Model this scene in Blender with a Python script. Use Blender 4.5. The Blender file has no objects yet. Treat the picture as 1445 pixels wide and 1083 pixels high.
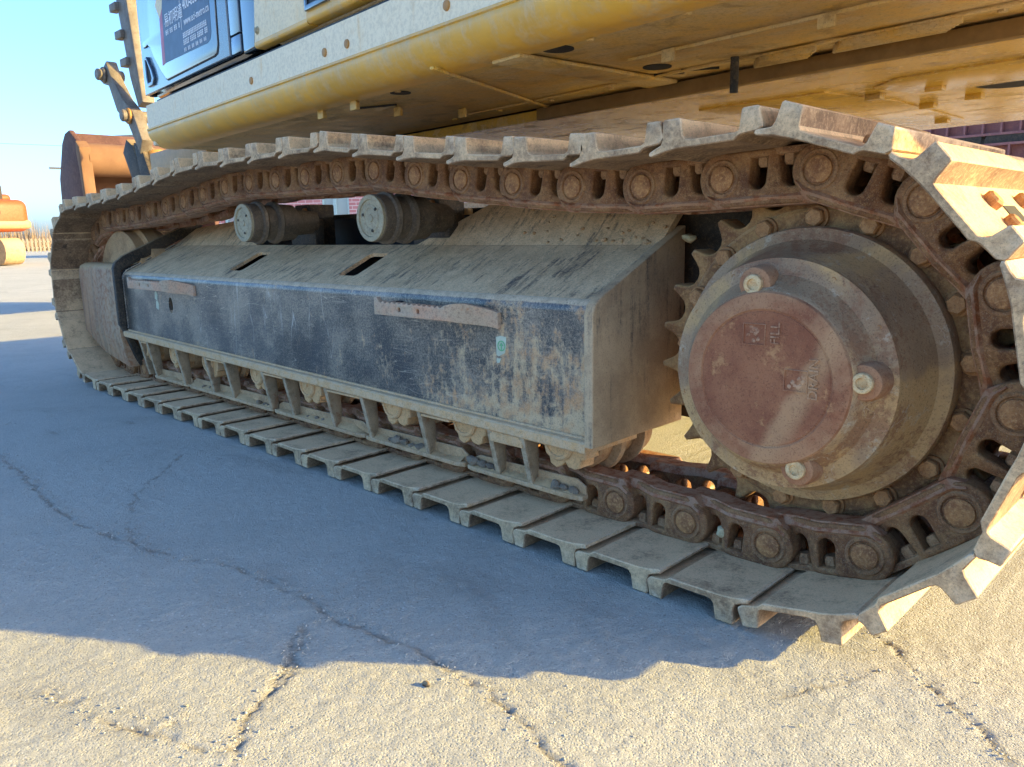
import bpy, bmesh, math, random
import numpy as np
from mathutils import Matrix, Vector

random.seed(7)
rng = np.random.default_rng(11)
scene = bpy.context.scene
COL = scene.collection

# ------------------------------------------------------------------ camera
YAW, PITCH, ROLL = 0.7821, 0.1946, -0.0209
F = Vector((-math.sin(YAW) * math.cos(PITCH), math.cos(YAW) * math.cos(PITCH), -math.sin(PITCH)))
R = F.cross(Vector((0, 0, 1))).normalized()
U = R.cross(F)
R2 = R * math.cos(ROLL) + U * math.sin(ROLL)
U2 = U * math.cos(ROLL) - R * math.sin(ROLL)
cam = bpy.data.cameras.new('camera')
cam.sensor_width = 36.0
cam.lens = 36.0 * 1103.2 / 1445.0
cam.clip_start = 0.05
cam.clip_end = 3000
cam_ob = bpy.data.objects.new('camera', cam)
COL.objects.link(cam_ob)
mw = Matrix((R2, U2, -F)).transposed().to_4x4()
mw.translation = Vector((3.8732, -1.221, 0.7241))
cam_ob.matrix_world = mw
scene.camera = cam_ob

# ------------------------------------------------------------------ light
SUN = Vector((2.37, 1.57, 1.0)).normalized()
ELEV = math.asin(SUN.z)
AZ = math.atan2(SUN.x, SUN.y)
world = bpy.data.worlds.new('World')
scene.world = world
world.use_nodes = True
wn = world.node_tree
wn.nodes.clear()
sky = wn.nodes.new('ShaderNodeTexSky')
sky.sky_type = 'NISHITA'
sky.sun_disc = False
sky.sun_elevation = ELEV
sky.sun_rotation = AZ
sky.air_density = 0.8
sky.dust_density = 1.8
sky.ozone_density = 9.0
bg = wn.nodes.new('ShaderNodeBackground')
bg.inputs['Strength'].default_value = 0.138
out = wn.nodes.new('ShaderNodeOutputWorld')
tint = wn.nodes.new('ShaderNodeMix')          # white balance of the whole sky
tint.data_type = 'RGBA'
tint.blend_type = 'MULTIPLY'
tint.inputs[0].default_value = 1.0
tint.inputs[7].default_value = (1.0, 0.775, 0.60, 1.0)
wn.links.new(sky.outputs[0], tint.inputs[6])
wn.links.new(tint.outputs[2], bg.inputs[0])
wn.links.new(bg.outputs[0], out.inputs[0])

sl = bpy.data.lights.new('sun', 'SUN')
sl.energy = 2.0
sl.angle = math.radians(0.6)
sl.color = (1.0, 0.72, 0.22)
sun_ob = bpy.data.objects.new('sun', sl)
COL.objects.link(sun_ob)
sun_ob.rotation_euler = SUN.to_track_quat('Z', 'Y').to_euler()
sun_ob.location = SUN * 30

scene.view_settings.view_transform = 'Standard'
scene.view_settings.look = 'None'
scene.view_settings.gamma = 1.0
scene.view_settings.use_curve_mapping = False
scene.view_settings.exposure = 2.72
scene.render.engine = 'CYCLES'
scene.cycles.max_bounces = 8
scene.cycles.diffuse_bounces = 5
scene.cycles.use_denoising = True


# ------------------------------------------------------------------ material helpers
class NT:
    def __init__(self, name):
        self.m = bpy.data.materials.new(name)
        self.m.use_nodes = True
        self.t = self.m.node_tree
        self.b = self.t.nodes['Principled BSDF']
        self.geo = self.t.nodes.new('ShaderNodeNewGeometry')
        self.pos = self.geo.outputs['Position']

    def n(self, typ, **kw):
        nd = self.t.nodes.new(typ)
        for k, v in kw.items():
            setattr(nd, k, v)
        return nd

    def lk(self, a, b):
        self.t.links.new(a, b)

    def scaled(self, sc):
        mp = self.n('ShaderNodeMapping')
        mp.inputs['Scale'].default_value = sc
        self.lk(self.pos, mp.inputs['Vector'])
        return mp.outputs[0]

    def noise(self, scale, detail=5, rough=0.6, vec=None, dist=0.0):
        nd = self.n('ShaderNodeTexNoise')
        nd.inputs['Scale'].default_value = scale
        nd.inputs['Detail'].default_value = detail
        nd.inputs['Roughness'].default_value = rough
        nd.inputs['Distortion'].default_value = dist
        self.lk(vec if vec is not None else self.pos, nd.inputs['Vector'])
        return nd.outputs['Fac']

    def voro(self, scale, vec=None, feature='F1', out='Distance'):
        nd = self.n('ShaderNodeTexVoronoi', feature=feature)
        nd.inputs['Scale'].default_value = scale
        self.lk(vec if vec is not None else self.pos, nd.inputs['Vector'])
        return nd.outputs[out]

    def rng(self, x, a, b, c=0.0, d=1.0):
        nd = self.n('ShaderNodeMapRange')
        nd.interpolation_type = 'SMOOTHSTEP'
        nd.inputs[1].default_value = a
        nd.inputs[2].default_value = b
        nd.inputs[3].default_value = c
        nd.inputs[4].default_value = d
        self.lk(x, nd.inputs[0])
        return nd.outputs[0]

    def math(self, op, a, b=None, clamp=False):
        nd = self.n('ShaderNodeMath', operation=op)
        nd.use_clamp = clamp
        for i, v in enumerate((a, b)):
            if v is None:
                continue
            if isinstance(v, (int, float)):
                nd.inputs[i].default_value = v
            else:
                self.lk(v, nd.inputs[i])
        return nd.outputs[0]

    def mix(self, fac, a, b):
        nd = self.n('ShaderNodeMix', data_type='RGBA')
        if isinstance(fac, (int, float)):
            nd.inputs[0].default_value = fac
        else:
            self.lk(fac, nd.inputs[0])
        for i, v in ((6, a), (7, b)):
            if isinstance(v, tuple):
                nd.inputs[i].default_value = (*v[:3], 1)
            else:
                self.lk(v, nd.inputs[i])
        return nd.outputs[2]

    def color(self, c):
        self.lk(c, self.b.inputs['Base Color'])

    def rough(self, r):
        if isinstance(r, (int, float)):
            self.b.inputs['Roughness'].default_value = r
        else:
            self.lk(r, self.b.inputs['Roughness'])

    def bump(self, h, strength=0.3, dist=0.002):
        bp = self.n('ShaderNodeBump')
        bp.inputs['Strength'].default_value = strength
        bp.inputs['Distance'].default_value = dist
        self.lk(h, bp.inputs['Height'])
        self.lk(bp.outputs[0], self.b.inputs['Normal'])

    def up(self, a=0.2, b=0.8):
        sx = self.n('ShaderNodeSeparateXYZ')
        self.lk(self.geo.outputs['Normal'], sx.inputs[0])
        return self.rng(sx.outputs['Z'], a, b)

    def grit(self, c, dark=(0.04, 0.028, 0.02), light=(0.62, 0.50, 0.34), a=0.45, b=0.3, sc=330):
        c = self.mix(self.math('MULTIPLY', self.rng(self.noise(sc, 4, 0.8), 0.52, 0.66), a), c, dark)
        return self.mix(self.math('MULTIPLY', self.rng(self.noise(sc * 1.4, 4, 0.8), 0.55, 0.68), b), c, light)

    def edges(self, c, col, amt=0.6, lo=0.53, hi=0.60):
        e = self.math('MULTIPLY', self.rng(self.geo.outputs['Pointiness'], lo, hi), self.rng(self.noise(45, 5, 0.7), 0.35, 0.6))
        return self.mix(self.math('MULTIPLY', e, amt), c, col)

    def scratch(self, c, col, sc, scale=1.0, width=0.006, amt=0.6, gate=(0.45, 0.6), gsc=6.0, dist=0.0):
        v = self.scaled(sc)
        n = self.noise(scale, 2, 0.5, v, dist)
        line = self.rng(self.math('ABSOLUTE', self.math('SUBTRACT', n, 0.5)), width, 0.0)
        gt = self.rng(self.noise(gsc, 4, 0.6), *gate)
        return self.mix(self.math('MULTIPLY', self.math('MULTIPLY', line, gt), amt), c, col)

    def attr(self, name):
        a = self.n('ShaderNodeAttribute')
        a.attribute_name = name
        return a.outputs['Fac']


def grimy(name, c1, c2, sc=8.0, fine=60.0, fine_c=None, fine_amt=0.6, rust=None, rust_sc=18.0, rust_t=(0.58, 0.7),
          dust=None, dust_up=0.8, dust_all=0.25, dust_sc=14.0, streak=None, streak_t=(0.55, 0.75), streak_sc=(60, 60, 5),
          rough=0.75, metal=0.0, bump=0.35, bump_d=0.0025, bump_sc=120.0, up=(0.15, 0.85), spec=0.35, wr=(1.70, 1.32, 0.82), edge=None, grit=0.45):
    g = NT(name)
    warm = lambda c: None if c is None else (min(0.8, c[0] * wr[0]), min(0.8, c[1] * wr[1]), c[2] * wr[2])
    c1, c2, fine_c, rust, dust, streak = (warm(c) for c in (c1, c2, fine_c, rust, dust, streak))
    c = g.mix(g.rng(g.noise(sc, 6, 0.65), 0.35, 0.65), c1, c2)
    if fine_c:
        c = g.mix(g.math('MULTIPLY', g.rng(g.noise(fine, 6, 0.7), 0.48, 0.66), fine_amt), c, fine_c)
    if streak:
        v = g.scaled(streak_sc)
        c = g.mix(g.math('MULTIPLY', g.rng(g.noise(1.0, 4, 0.6, v), *streak_t), 0.75), c, streak)
    if rust:
        c = g.mix(g.rng(g.math('ADD', g.math('MULTIPLY', g.noise(rust_sc, 7, 0.7), 0.7), g.math('MULTIPLY', g.noise(rust_sc * 7, 4, 0.7), 0.3)), *rust_t), c, rust)
    if dust:
        dn = g.math('ADD', g.math('MULTIPLY', g.noise(dust_sc, 7, 0.7), 0.65), g.math('MULTIPLY', g.noise(dust_sc * 9, 5, 0.7), 0.35))
        a = g.math('MULTIPLY', g.up(*up), dust_up)
        a = g.math('ADD', a, dust_all)
        # threshold moves with the amount
        d = g.math('SUBTRACT', g.math('ADD', dn, a), 0.62)
        d = g.rng(d, -0.06, 0.22)
        c = g.mix(g.math('MULTIPLY', d, 0.95), c, dust)
    if edge:
        c = g.edges(c, edge)
    c = g.grit(c, a=grit, b=grit * 0.65)
    g.color(c)
    g.rough(rough)
    g.b.inputs['Metallic'].default_value = metal
    g.b.inputs['Specular IOR Level'].default_value = spec
    h = g.math('ADD', g.math('MULTIPLY', g.noise(bump_sc, 6, 0.7), 0.6), g.math('MULTIPLY', g.noise(bump_sc * 0.22, 4, 0.6), 1.0))
    g.bump(h, bump, bump_d)
    return g.m


def plain(name, c, rough=0.6, metal=0.0, spec=0.4):
    g = NT(name)
    c2 = tuple(min(1, x * 1.25 + 0.01) for x in c)
    g.color(g.mix(g.rng(g.noise(20, 6, 0.7), 0.35, 0.7), c, c2))
    g.rough(rough)
    g.b.inputs['Metallic'].default_value = metal
    g.b.inputs['Specular IOR Level'].default_value = spec
    g.bump(g.noise(90, 5, 0.6), 0.15, 0.002)
    return g.m


DUST = (0.33, 0.25, 0.155)
M = {}
M['shoe'] = grimy('shoe_steel', (0.115, 0.080, 0.055), (0.20, 0.145, 0.10), sc=14, fine=120, fine_c=(0.36, 0.29, 0.21), fine_amt=0.55,
                  rust=(0.055, 0.042, 0.034), rust_sc=9, rust_t=(0.54, 0.64), dust=(0.52, 0.42, 0.29), dust_up=0.25, dust_all=0.04, dust_sc=13, up=(-0.35, 0.25),
                  rough=0.78, bump=0.5, bump_d=0.003, wr=(1.48, 1.26, 1.0), edge=(0.74, 0.60, 0.42), grit=0.5)
M['link'] = grimy('rusty_link', (0.105, 0.048, 0.026), (0.20, 0.105, 0.055), sc=22, fine=130, fine_c=(0.30, 0.19, 0.105), fine_amt=0.65,
                  rust=(0.055, 0.028, 0.02), rust_sc=16, rust_t=(0.56, 0.68), dust=(0.34, 0.23, 0.13), dust_up=0.05, dust_all=0.13, rough=0.72, bump=0.7, bump_d=0.004, bump_sc=150, wr=(1.15, 0.95, 0.70), edge=(0.42, 0.25, 0.13), grit=0.7)
M['rail'] = grimy('worn_rail', (0.14, 0.060, 0.032), (0.22, 0.10, 0.055), sc=14, fine=150, fine_c=(0.07, 0.04, 0.03), fine_amt=0.5, rough=0.6, metal=0.0, bump=0.25, bump_sc=200, spec=0.3, wr=(1.5, 1.1, 0.75), edge=(0.50, 0.34, 0.22))
M['pin'] = grimy('link_pin', (0.13, 0.07, 0.045), (0.24, 0.15, 0.09), sc=40, fine=160, fine_c=(0.34, 0.26, 0.18), fine_amt=0.5, rough=0.65, bump=0.4, metal=0.1)
M['sprocket'] = grimy('sprocket_rust', (0.125, 0.066, 0.036), (0.23, 0.15, 0.08), sc=14, fine=110, fine_c=(0.34, 0.24, 0.13), fine_amt=0.6, rust=(0.07, 0.036, 0.026), rust_sc=12,
                      dust=(0.36, 0.26, 0.14), dust_up=0.2, dust_all=0.12, rough=0.8, bump=0.7, bump_d=0.004, wr=(1.35, 1.08, 0.76), edge=(0.55, 0.38, 0.22))


def cover_mat():
    g = NT('final_drive_cover')
    sx = g.n('ShaderNodeSeparateXYZ')
    g.lk(g.pos, sx.inputs[0])
    x = g.math('SUBTRACT', sx.outputs['X'], 3.237)
    z = g.math('SUBTRACT', sx.outputs['Z'], 0.457)
    rad = g.math('SQRT', g.math('ADD', g.math('MULTIPLY', x, x), g.math('MULTIPLY', z, z)))
    c = g.mix(g.rng(g.noise(9, 6, 0.65), 0.36, 0.64), (0.23, 0.085, 0.045), (0.33, 0.14, 0.07))
    # a wiped tan band and patches of dry mud
    off = g.math('ADD', g.math('MULTIPLY', x, 0.88), g.math('MULTIPLY', z, -0.47))
    off = g.math('ADD', off, g.math('MULTIPLY', g.math('SUBTRACT', g.noise(14, 4, 0.6), 0.5), 0.05))
    band = g.math('MULTIPLY', g.rng(off, 0.044, 0.060), g.rng(off, 0.105, 0.070))
    c = g.mix(g.math('MULTIPLY', band, 0.6), c, (0.52, 0.32, 0.165))
    rim = g.math('MULTIPLY', g.rng(rad, 0.119, 0.124), g.rng(g.noise(8, 5, 0.65), 0.36, 0.58))
    c = g.mix(g.math('MULTIPLY', rim, 0.6), c, (0.46, 0.265, 0.14))
    c = g.mix(g.math('MULTIPLY', g.rng(g.noise(17, 6, 0.7), 0.58, 0.68), 0.6), c, (0.55, 0.30, 0.13))
    c = g.edges(c, (0.55, 0.38, 0.24), 0.6, 0.535, 0.60)
    c = g.grit(c, (0.07, 0.03, 0.018), (0.50, 0.31, 0.18), 0.55, 0.35, 300)
    g.color(c)
    g.rough(0.75)
    g.b.inputs['Specular IOR Level'].default_value = 0.2
    g.bump(g.math('ADD', g.noise(230, 5, 0.75), g.math('MULTIPLY', g.noise(30, 4, 0.6), 0.5)), 0.35, 0.002)
    return g.m


M['cap'] = cover_mat()


def hub_mat():
    g = NT('final_drive_housing')
    sx = g.n('ShaderNodeSeparateXYZ')
    g.lk(g.pos, sx.inputs[0])
    lo = g.rng(sx.outputs['Z'], 0.60, 0.38, -0.04, 0.09)
    n1 = g.math('ADD', g.noise(5, 6, 0.62, None, 0.4), lo)
    c = g.mix(g.rng(g.noise(4, 5, 0.6), 0.38, 0.62), (0.39, 0.255, 0.145), (0.29, 0.18, 0.10))
    c = g.mix(g.math('MULTIPLY', g.rng(n1, 0.44, 0.56), 0.85), c, (0.54, 0.335, 0.145))
    n2 = g.math('ADD', g.math('MULTIPLY', g.noise(7, 7, 0.72, None, 0.5), 0.75), g.math('MULTIPLY', g.noise(90, 5, 0.7), 0.25))
    c = g.mix(g.math('MULTIPLY', g.rng(n2, 0.50, 0.58), 0.75), c, (0.26, 0.12, 0.06))
    c = g.mix(g.math('MULTIPLY', g.rng(g.noise(24, 6, 0.72), 0.57, 0.66), 0.6), c, (0.50, 0.42, 0.30))
    c = g.edges(c, (0.55, 0.38, 0.22), 0.6, 0.545, 0.62)
    c = g.scratch(c, (0.60, 0.52, 0.42), (18, 18, 18), 1.0, 0.006, 0.5, (0.5, 0.62), 9, 1.0)
    c = g.grit(c, (0.05, 0.032, 0.022), (0.50, 0.36, 0.21), 0.55, 0.35, 260)
    g.color(c)
    g.lk(g.rng(n1, 0.40, 0.58, 0.58, 0.8), g.b.inputs['Roughness'])
    g.b.inputs['Specular IOR Level'].default_value = 0.3
    g.bump(g.math('ADD', g.noise(130, 6, 0.75), g.noise(28, 4, 0.6)), 0.35, 0.0028)
    return g.m


M['hub'] = hub_mat()
M['bolt'] = grimy('bolt_head', (0.20, 0.12, 0.07), (0.28, 0.19, 0.12), sc=40, fine=120, fine_c=(0.10, 0.055, 0.035), rough=0.75, bump=0.5)
M['plug'] = grimy('pale_plug', (0.40, 0.40, 0.36), (0.33, 0.29, 0.23), sc=60, fine=140, fine_c=(0.3, 0.18, 0.09), rough=0.6, bump=0.3)


def frame_paint(name, dust_up=0.9, dust_all=0.0, up=(0.15, 0.75)):
    g = NT(name)
    c = g.mix(g.rng(g.noise(4, 6, 0.6), 0.35, 0.7), (0.018, 0.022, 0.026), (0.045, 0.050, 0.055))
    # fine dry film of dust
    film = g.math('MULTIPLY', g.rng(g.math('ADD', g.math('MULTIPLY', g.noise(160, 6, 0.75), 0.5), g.math('MULTIPLY', g.noise(6, 5, 0.6), 0.5)), 0.42, 0.62), 0.55)
    c = g.mix(film, c, (0.52, 0.42, 0.29))
    # run-down streaks
    v = g.scaled((34, 34, 3.0))
    c = g.mix(g.math('MULTIPLY', g.rng(g.noise(1.0, 5, 0.65, v), 0.62, 0.8), 0.55), c, (0.50, 0.42, 0.31))
    # scratches: long ones along the machine, short curls, dribbles
    c = g.scratch(c, (0.55, 0.46, 0.34), (2.2, 30, 34), 1.0, 0.006, 0.7, (0.42, 0.58), 5)
    c = g.scratch(c, (0.55, 0.46, 0.34), (5.0, 30, 22), 1.3, 0.005, 0.6, (0.50, 0.62), 8, 0.8)
    c = g.scratch(c, (0.60, 0.52, 0.40), (22, 22, 14), 1.0, 0.006, 0.7, (0.55, 0.64), 9, 1.2)
    c = g.scratch(c, (0.012, 0.012, 0.012), (3.0, 30, 26), 1.0, 0.008, 0.6, (0.45, 0.6), 7)
    c = g.scratch(c, (0.66, 0.62, 0.55), (14, 14, 1.6), 1.0, 0.010, 0.55, (0.52, 0.64), 3)
    # orange mud splashes, thicker low down towards the final drive
    sx = g.n('ShaderNodeSeparateXYZ')
    g.lk(g.pos, sx.inputs[0])
    lowx = g.math('MULTIPLY', g.rng(sx.outputs['X'], 1.4, 2.7), g.rng(sx.outputs['Z'], 0.55, 0.33))
    mud = g.math('ADD', g.math('MULTIPLY', g.noise(9, 7, 0.72, None, 0.6), 0.6), g.math('MULTIPLY', g.noise(75, 6, 0.75), 0.4))
    vs = g.scaled((48, 48, 7))
    mud = g.math('ADD', g.math('MULTIPLY', mud, 0.72), g.math('MULTIPLY', g.noise(1.0, 5, 0.7, vs), 0.28))
    endx = g.math('MULTIPLY', g.rng(sx.outputs['X'], 2.0, 2.75), 0.07)
    mud = g.rng(g.math('ADD', g.math('ADD', mud, endx), g.math('MULTIPLY', lowx, 0.07)), 0.545, 0.66)
    c = g.mix(g.math('MULTIPLY', mud, 0.85), c, g.mix(g.rng(g.noise(16, 4, 0.6), 0.4, 0.62), (0.66, 0.48, 0.27), (0.62, 0.34, 0.15)))
    dn = g.math('ADD', g.math('MULTIPLY', g.noise(22, 7, 0.72), 0.6), g.math('MULTIPLY', g.noise(130, 5, 0.7), 0.4))
    a = g.math('ADD', g.math('MULTIPLY', g.up(*up), dust_up), dust_all)
    d = g.rng(g.math('SUBTRACT', g.math('ADD', dn, a), 1.0), -0.1, 0.14)
    dustc = g.mix(g.rng(g.noise(30, 6, 0.7), 0.4, 0.62), (0.66, 0.52, 0.345), (0.50, 0.385, 0.25))
    c = g.mix(g.math('MULTIPLY', d, 0.97), c, dustc)
    c = g.grit(c, (0.012, 0.012, 0.012), (0.70, 0.56, 0.38), 0.6, 0.55, 230)
    g.color(c)
    g.lk(g.math('ADD', g.math('MULTIPLY', g.math('MAXIMUM', d, mud), 0.5), 0.34), g.b.inputs['Roughness'])
    g.b.inputs['Specular IOR Level'].default_value = 0.65
    h = g.math('ADD', g.math('MULTIPLY', g.noise(110, 6, 0.7), 0.5), g.math('ADD', g.math('MULTIPLY', d, 0.7), g.math('MULTIPLY', mud, 0.4)))
    g.bump(h, 0.4, 0.0025)
    return g.m


M['frame'] = frame_paint('track_frame_paint')


def dusty_slope(name, paint_lo=0.40, paint_hi=0.60):
    """black paint under a dry dust film, scratched through along the fall of the plate"""
    g = NT(name)
    v = g.scaled((55, 9, 9))
    n = g.math('ADD', g.math('MULTIPLY', g.noise(1.0, 7, 0.72, v, 0.5), 0.5), g.math('ADD', g.math('MULTIPLY', g.noise(6, 5, 0.6), 0.25), g.math('MULTIPLY', g.noise(140, 6, 0.75), 0.25)))
    d = g.rng(n, paint_lo, paint_hi)
    dc = g.mix(g.rng(g.noise(18, 7, 0.72), 0.38, 0.64), (0.84, 0.60, 0.34), (0.66, 0.455, 0.25))
    dc = g.mix(g.math('MULTIPLY', g.rng(g.noise(210, 5, 0.75), 0.5, 0.66), 0.5), dc, (0.26, 0.195, 0.125))
    g.color(g.grit(g.mix(d, (0.10, 0.09, 0.08), dc), (0.20, 0.165, 0.125), (0.84, 0.70, 0.50), 0.6, 0.4, 240))
    g.rough(0.9)
    g.bump(g.math('ADD', d, g.math('ADD', g.math('MULTIPLY', g.noise(110, 6, 0.75), 0.9), g.math('MULTIPLY', g.noise(300, 3, 0.7), 0.4))), 0.55, 0.004)
    return g.m


M['frame_slope'] = dusty_slope('sloped_plate_dust', 0.37, 0.50)


def end_mat():
    g = NT('end_plate_dust')
    v = g.scaled((60, 42, 3.2))
    n = g.math('ADD', g.math('MULTIPLY', g.noise(1.0, 6, 0.7, v), 0.45), g.math('ADD', g.math('MULTIPLY', g.noise(5, 5, 0.6), 0.3), g.math('MULTIPLY', g.noise(120, 6, 0.75), 0.25)))
    d = g.rng(n, 0.34, 0.50)
    dc = g.mix(g.rng(g.noise(9, 6, 0.7), 0.38, 0.64), (0.66, 0.47, 0.27), (0.50, 0.34, 0.19))
    g.color(g.grit(g.mix(g.math('MULTIPLY', d, 0.85), (0.045, 0.05, 0.052), dc), (0.05, 0.045, 0.04), (0.60, 0.45, 0.28), 0.4, 0.35, 260))
    g.rough(0.85)
    g.bump(g.math('ADD', d, g.noise(120, 6, 0.75)), 0.4, 0.003)
    return g.m


M['frame_end'] = end_mat()
M['frame_tan'] = grimy('dusty_flange', (0.42, 0.31, 0.195), (0.49, 0.37, 0.24), sc=10, fine=130, fine_c=(0.20, 0.135, 0.085), fine_amt=0.5, rough=0.9, bump=0.6, bump_d=0.003,
                       dust=(0.38, 0.32, 0.24), dust_up=0.25, dust_all=0.05, edge=(0.66, 0.5, 0.32), wr=(1.5, 1.22, 0.88))
M['guard'] = grimy('roller_guard', (0.25, 0.18, 0.12), (0.40, 0.30, 0.20), sc=12, fine=100, fine_c=(0.11, 0.065, 0.04), fine_amt=0.5, rust=(0.19, 0.085, 0.04), rust_sc=10, rust_t=(0.55, 0.68),
                   dust=(0.36, 0.285, 0.195), dust_up=0.3, dust_all=0.14, rough=0.88, bump=0.6, edge=(0.62, 0.48, 0.32), wr=(1.45, 1.2, 0.88))
M['rib'] = grimy('rib_steel', (0.17, 0.145, 0.11), (0.30, 0.24, 0.165), sc=12, fine=110, fine_c=(0.30, 0.235, 0.16), fine_amt=0.5, rust=(0.20, 0.10, 0.05), rust_sc=9, rust_t=(0.54, 0.66), dust=(0.36, 0.285, 0.195), dust_up=0.3, dust_all=0.06, rough=0.88, bump=0.5, wr=(1.25, 1.1, 0.9), edge=(0.62, 0.48, 0.32))
M['idler_guard'] = grimy('idler_guard', (0.24, 0.125, 0.085), (0.33, 0.205, 0.14), sc=8, fine=120, fine_c=(0.30, 0.2, 0.13), fine_amt=0.5,
                         streak=(0.15, 0.10, 0.08), streak_sc=(38, 38, 1.0), streak_t=(0.46, 0.62), dust=(0.36, 0.29, 0.2), dust_up=0.4, dust_all=0.06, rough=0.7, wr=(1.35, 1.08, 0.72), edge=(0.5, 0.38, 0.24))
M['black'] = plain('black_paint', (0.012, 0.014, 0.017), 0.55)
M['black_dusty'] = grimy('dusty_black_paint', (0.018, 0.020, 0.022), (0.05, 0.045, 0.04), sc=12, fine=90, fine_c=(0.16, 0.12, 0.08), fine_amt=0.4, dust=(0.28, 0.22, 0.14), dust_up=0.3, dust_all=0.0, rough=0.7, wr=(1.1, 1.0, 0.85))
M['roller'] = grimy('carrier_roller', (0.075, 0.062, 0.05), (0.13, 0.105, 0.08), sc=16, fine=120, fine_c=(0.23, 0.18, 0.13), fine_amt=0.5, rust=(0.15, 0.075, 0.04), rust_sc=12, rough=0.7, wr=(1.0, 0.95, 0.85), edge=(0.4, 0.3, 0.2))
M['roller_cap'] = grimy('roller_cap', (0.19, 0.22, 0.24), (0.25, 0.28, 0.29), sc=24, fine=120, fine_c=(0.12, 0.09, 0.07), fine_amt=0.5, rough=0.7, bump=0.6)
M['step'] = grimy('worn_step', (0.44, 0.28, 0.20), (0.36, 0.31, 0.25), sc=9, fine=120, fine_c=(0.13, 0.09, 0.07), fine_amt=0.5, rust=(0.30, 0.15, 0.075), rust_sc=9, rough=0.65, bump=0.35, wr=(1.35, 1.2, 1.0), edge=(0.6, 0.46, 0.36))
M['rubber'] = plain('black_rubber', (0.013, 0.012, 0.012), 0.7)
M['mud'] = grimy('dry_mud', (0.13, 0.115, 0.10), (0.24, 0.205, 0.165), sc=30, fine=150, fine_c=(0.17, 0.125, 0.09), rough=0.95, bump=0.8, bump_d=0.004, wr=(1.15, 1.05, 0.9))
M['grit'] = grimy('loose_grit', (0.36, 0.35, 0.32), (0.52, 0.50, 0.44), sc=60, fine=200, fine_c=(0.2, 0.19, 0.17), rough=0.95, wr=(1, 1, 1), grit=0.3)
M['stone'] = grimy('pale_stone', (0.28, 0.33, 0.33), (0.34, 0.38, 0.37), sc=40, fine=160, fine_c=(0.22, 0.19, 0.15), fine_amt=0.3, rough=0.9)


def yellow(name, dusty, base=(0.74, 0.41, 0.05), tone=(0.58, 0.46, 0.28), bump=0.15, smear=True, gloss=0.4):
    g = NT(name)
    c = g.mix(g.rng(g.noise(5, 5, 0.6), 0.3, 0.7), base, tuple(x * 0.8 for x in base))
    v = g.scaled((26, 26, 4.0)) if smear else g.scaled((7, 22, 9))
    n = g.math('ADD', g.math('MULTIPLY', g.noise(1.0, 6, 0.7, v), 0.55), g.math('MULTIPLY', g.noise(10, 7, 0.72), 0.45))
    d = g.rng(g.math('ADD', n, dusty), 0.40, 0.68)
    c = g.mix(g.math('MULTIPLY', d, 0.92), c, g.mix(g.rng(g.noise(90, 5, 0.7), 0.4, 0.65), tone, tuple(x * 0.82 for x in tone)))
    if not smear:
        c = g.mix(g.math('MULTIPLY', g.rng(g.noise(6, 7, 0.72, None, 0.8), 0.52, 0.64), 0.55), c, (0.26, 0.16, 0.05))
        c = g.grit(c, (0.16, 0.10, 0.035), (0.80, 0.60, 0.30), 0.45, 0.3, 150)
        c = g.scratch(c, (0.80, 0.62, 0.34), (8, 30, 10), 1.0, 0.007, 0.5, (0.5, 0.62), 7, 0.8)
    g.color(c)
    g.lk(g.math('ADD', g.math('MULTIPLY', d, 0.3), gloss), g.b.inputs['Roughness'])
    g.b.inputs['Specular IOR Level'].default_value = 0.6
    g.bump(g.math('ADD', g.noise(120, 5, 0.7), g.math('MULTIPLY', d, 0.8)), bump, 0.0015)
    return g.m


M['yellow'] = yellow('yellow_paint', -0.04)
M['rail_band'] = yellow('faded_band', 0.20, tone=(0.88, 0.78, 0.56))
M['panel'] = yellow('faded_panel', 0.17, tone=(0.86, 0.74, 0.50))
M['under'] = yellow('underside_paint', 0.05, base=(0.70, 0.41, 0.05), tone=(0.60, 0.46, 0.25), bump=0.6, smear=False, gloss=0.42)
M['under_deep'] = yellow('underside_centre', -0.06, base=(0.74, 0.44, 0.055), tone=(0.60, 0.42, 0.14), bump=0.22, smear=False, gloss=0.2)
M['brown'] = plain('brown_channel', (0.20, 0.115, 0.032), 0.7)


def cabpaint(name, c, rough, coat=0.6):
    g = NT(name)
    v = g.scaled((20, 20, 4))
    d = g.rng(g.math('ADD', g.math('MULTIPLY', g.noise(1.0, 5, 0.65, v), 0.5), g.math('MULTIPLY', g.noise(60, 6, 0.75), 0.5)), 0.5, 0.7)
    g.color(g.mix(g.math('MULTIPLY', d, 0.25), c, (0.30, 0.30, 0.29)))
    g.lk(g.math('ADD', g.math('MULTIPLY', d, 0.2), rough), g.b.inputs['Roughness'])
    g.b.inputs['Specular IOR Level'].default_value = 0.9
    g.b.inputs['Coat Weight'].default_value = coat
    g.b.inputs['Coat Roughness'].default_value = 0.1
    return g.m


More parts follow.
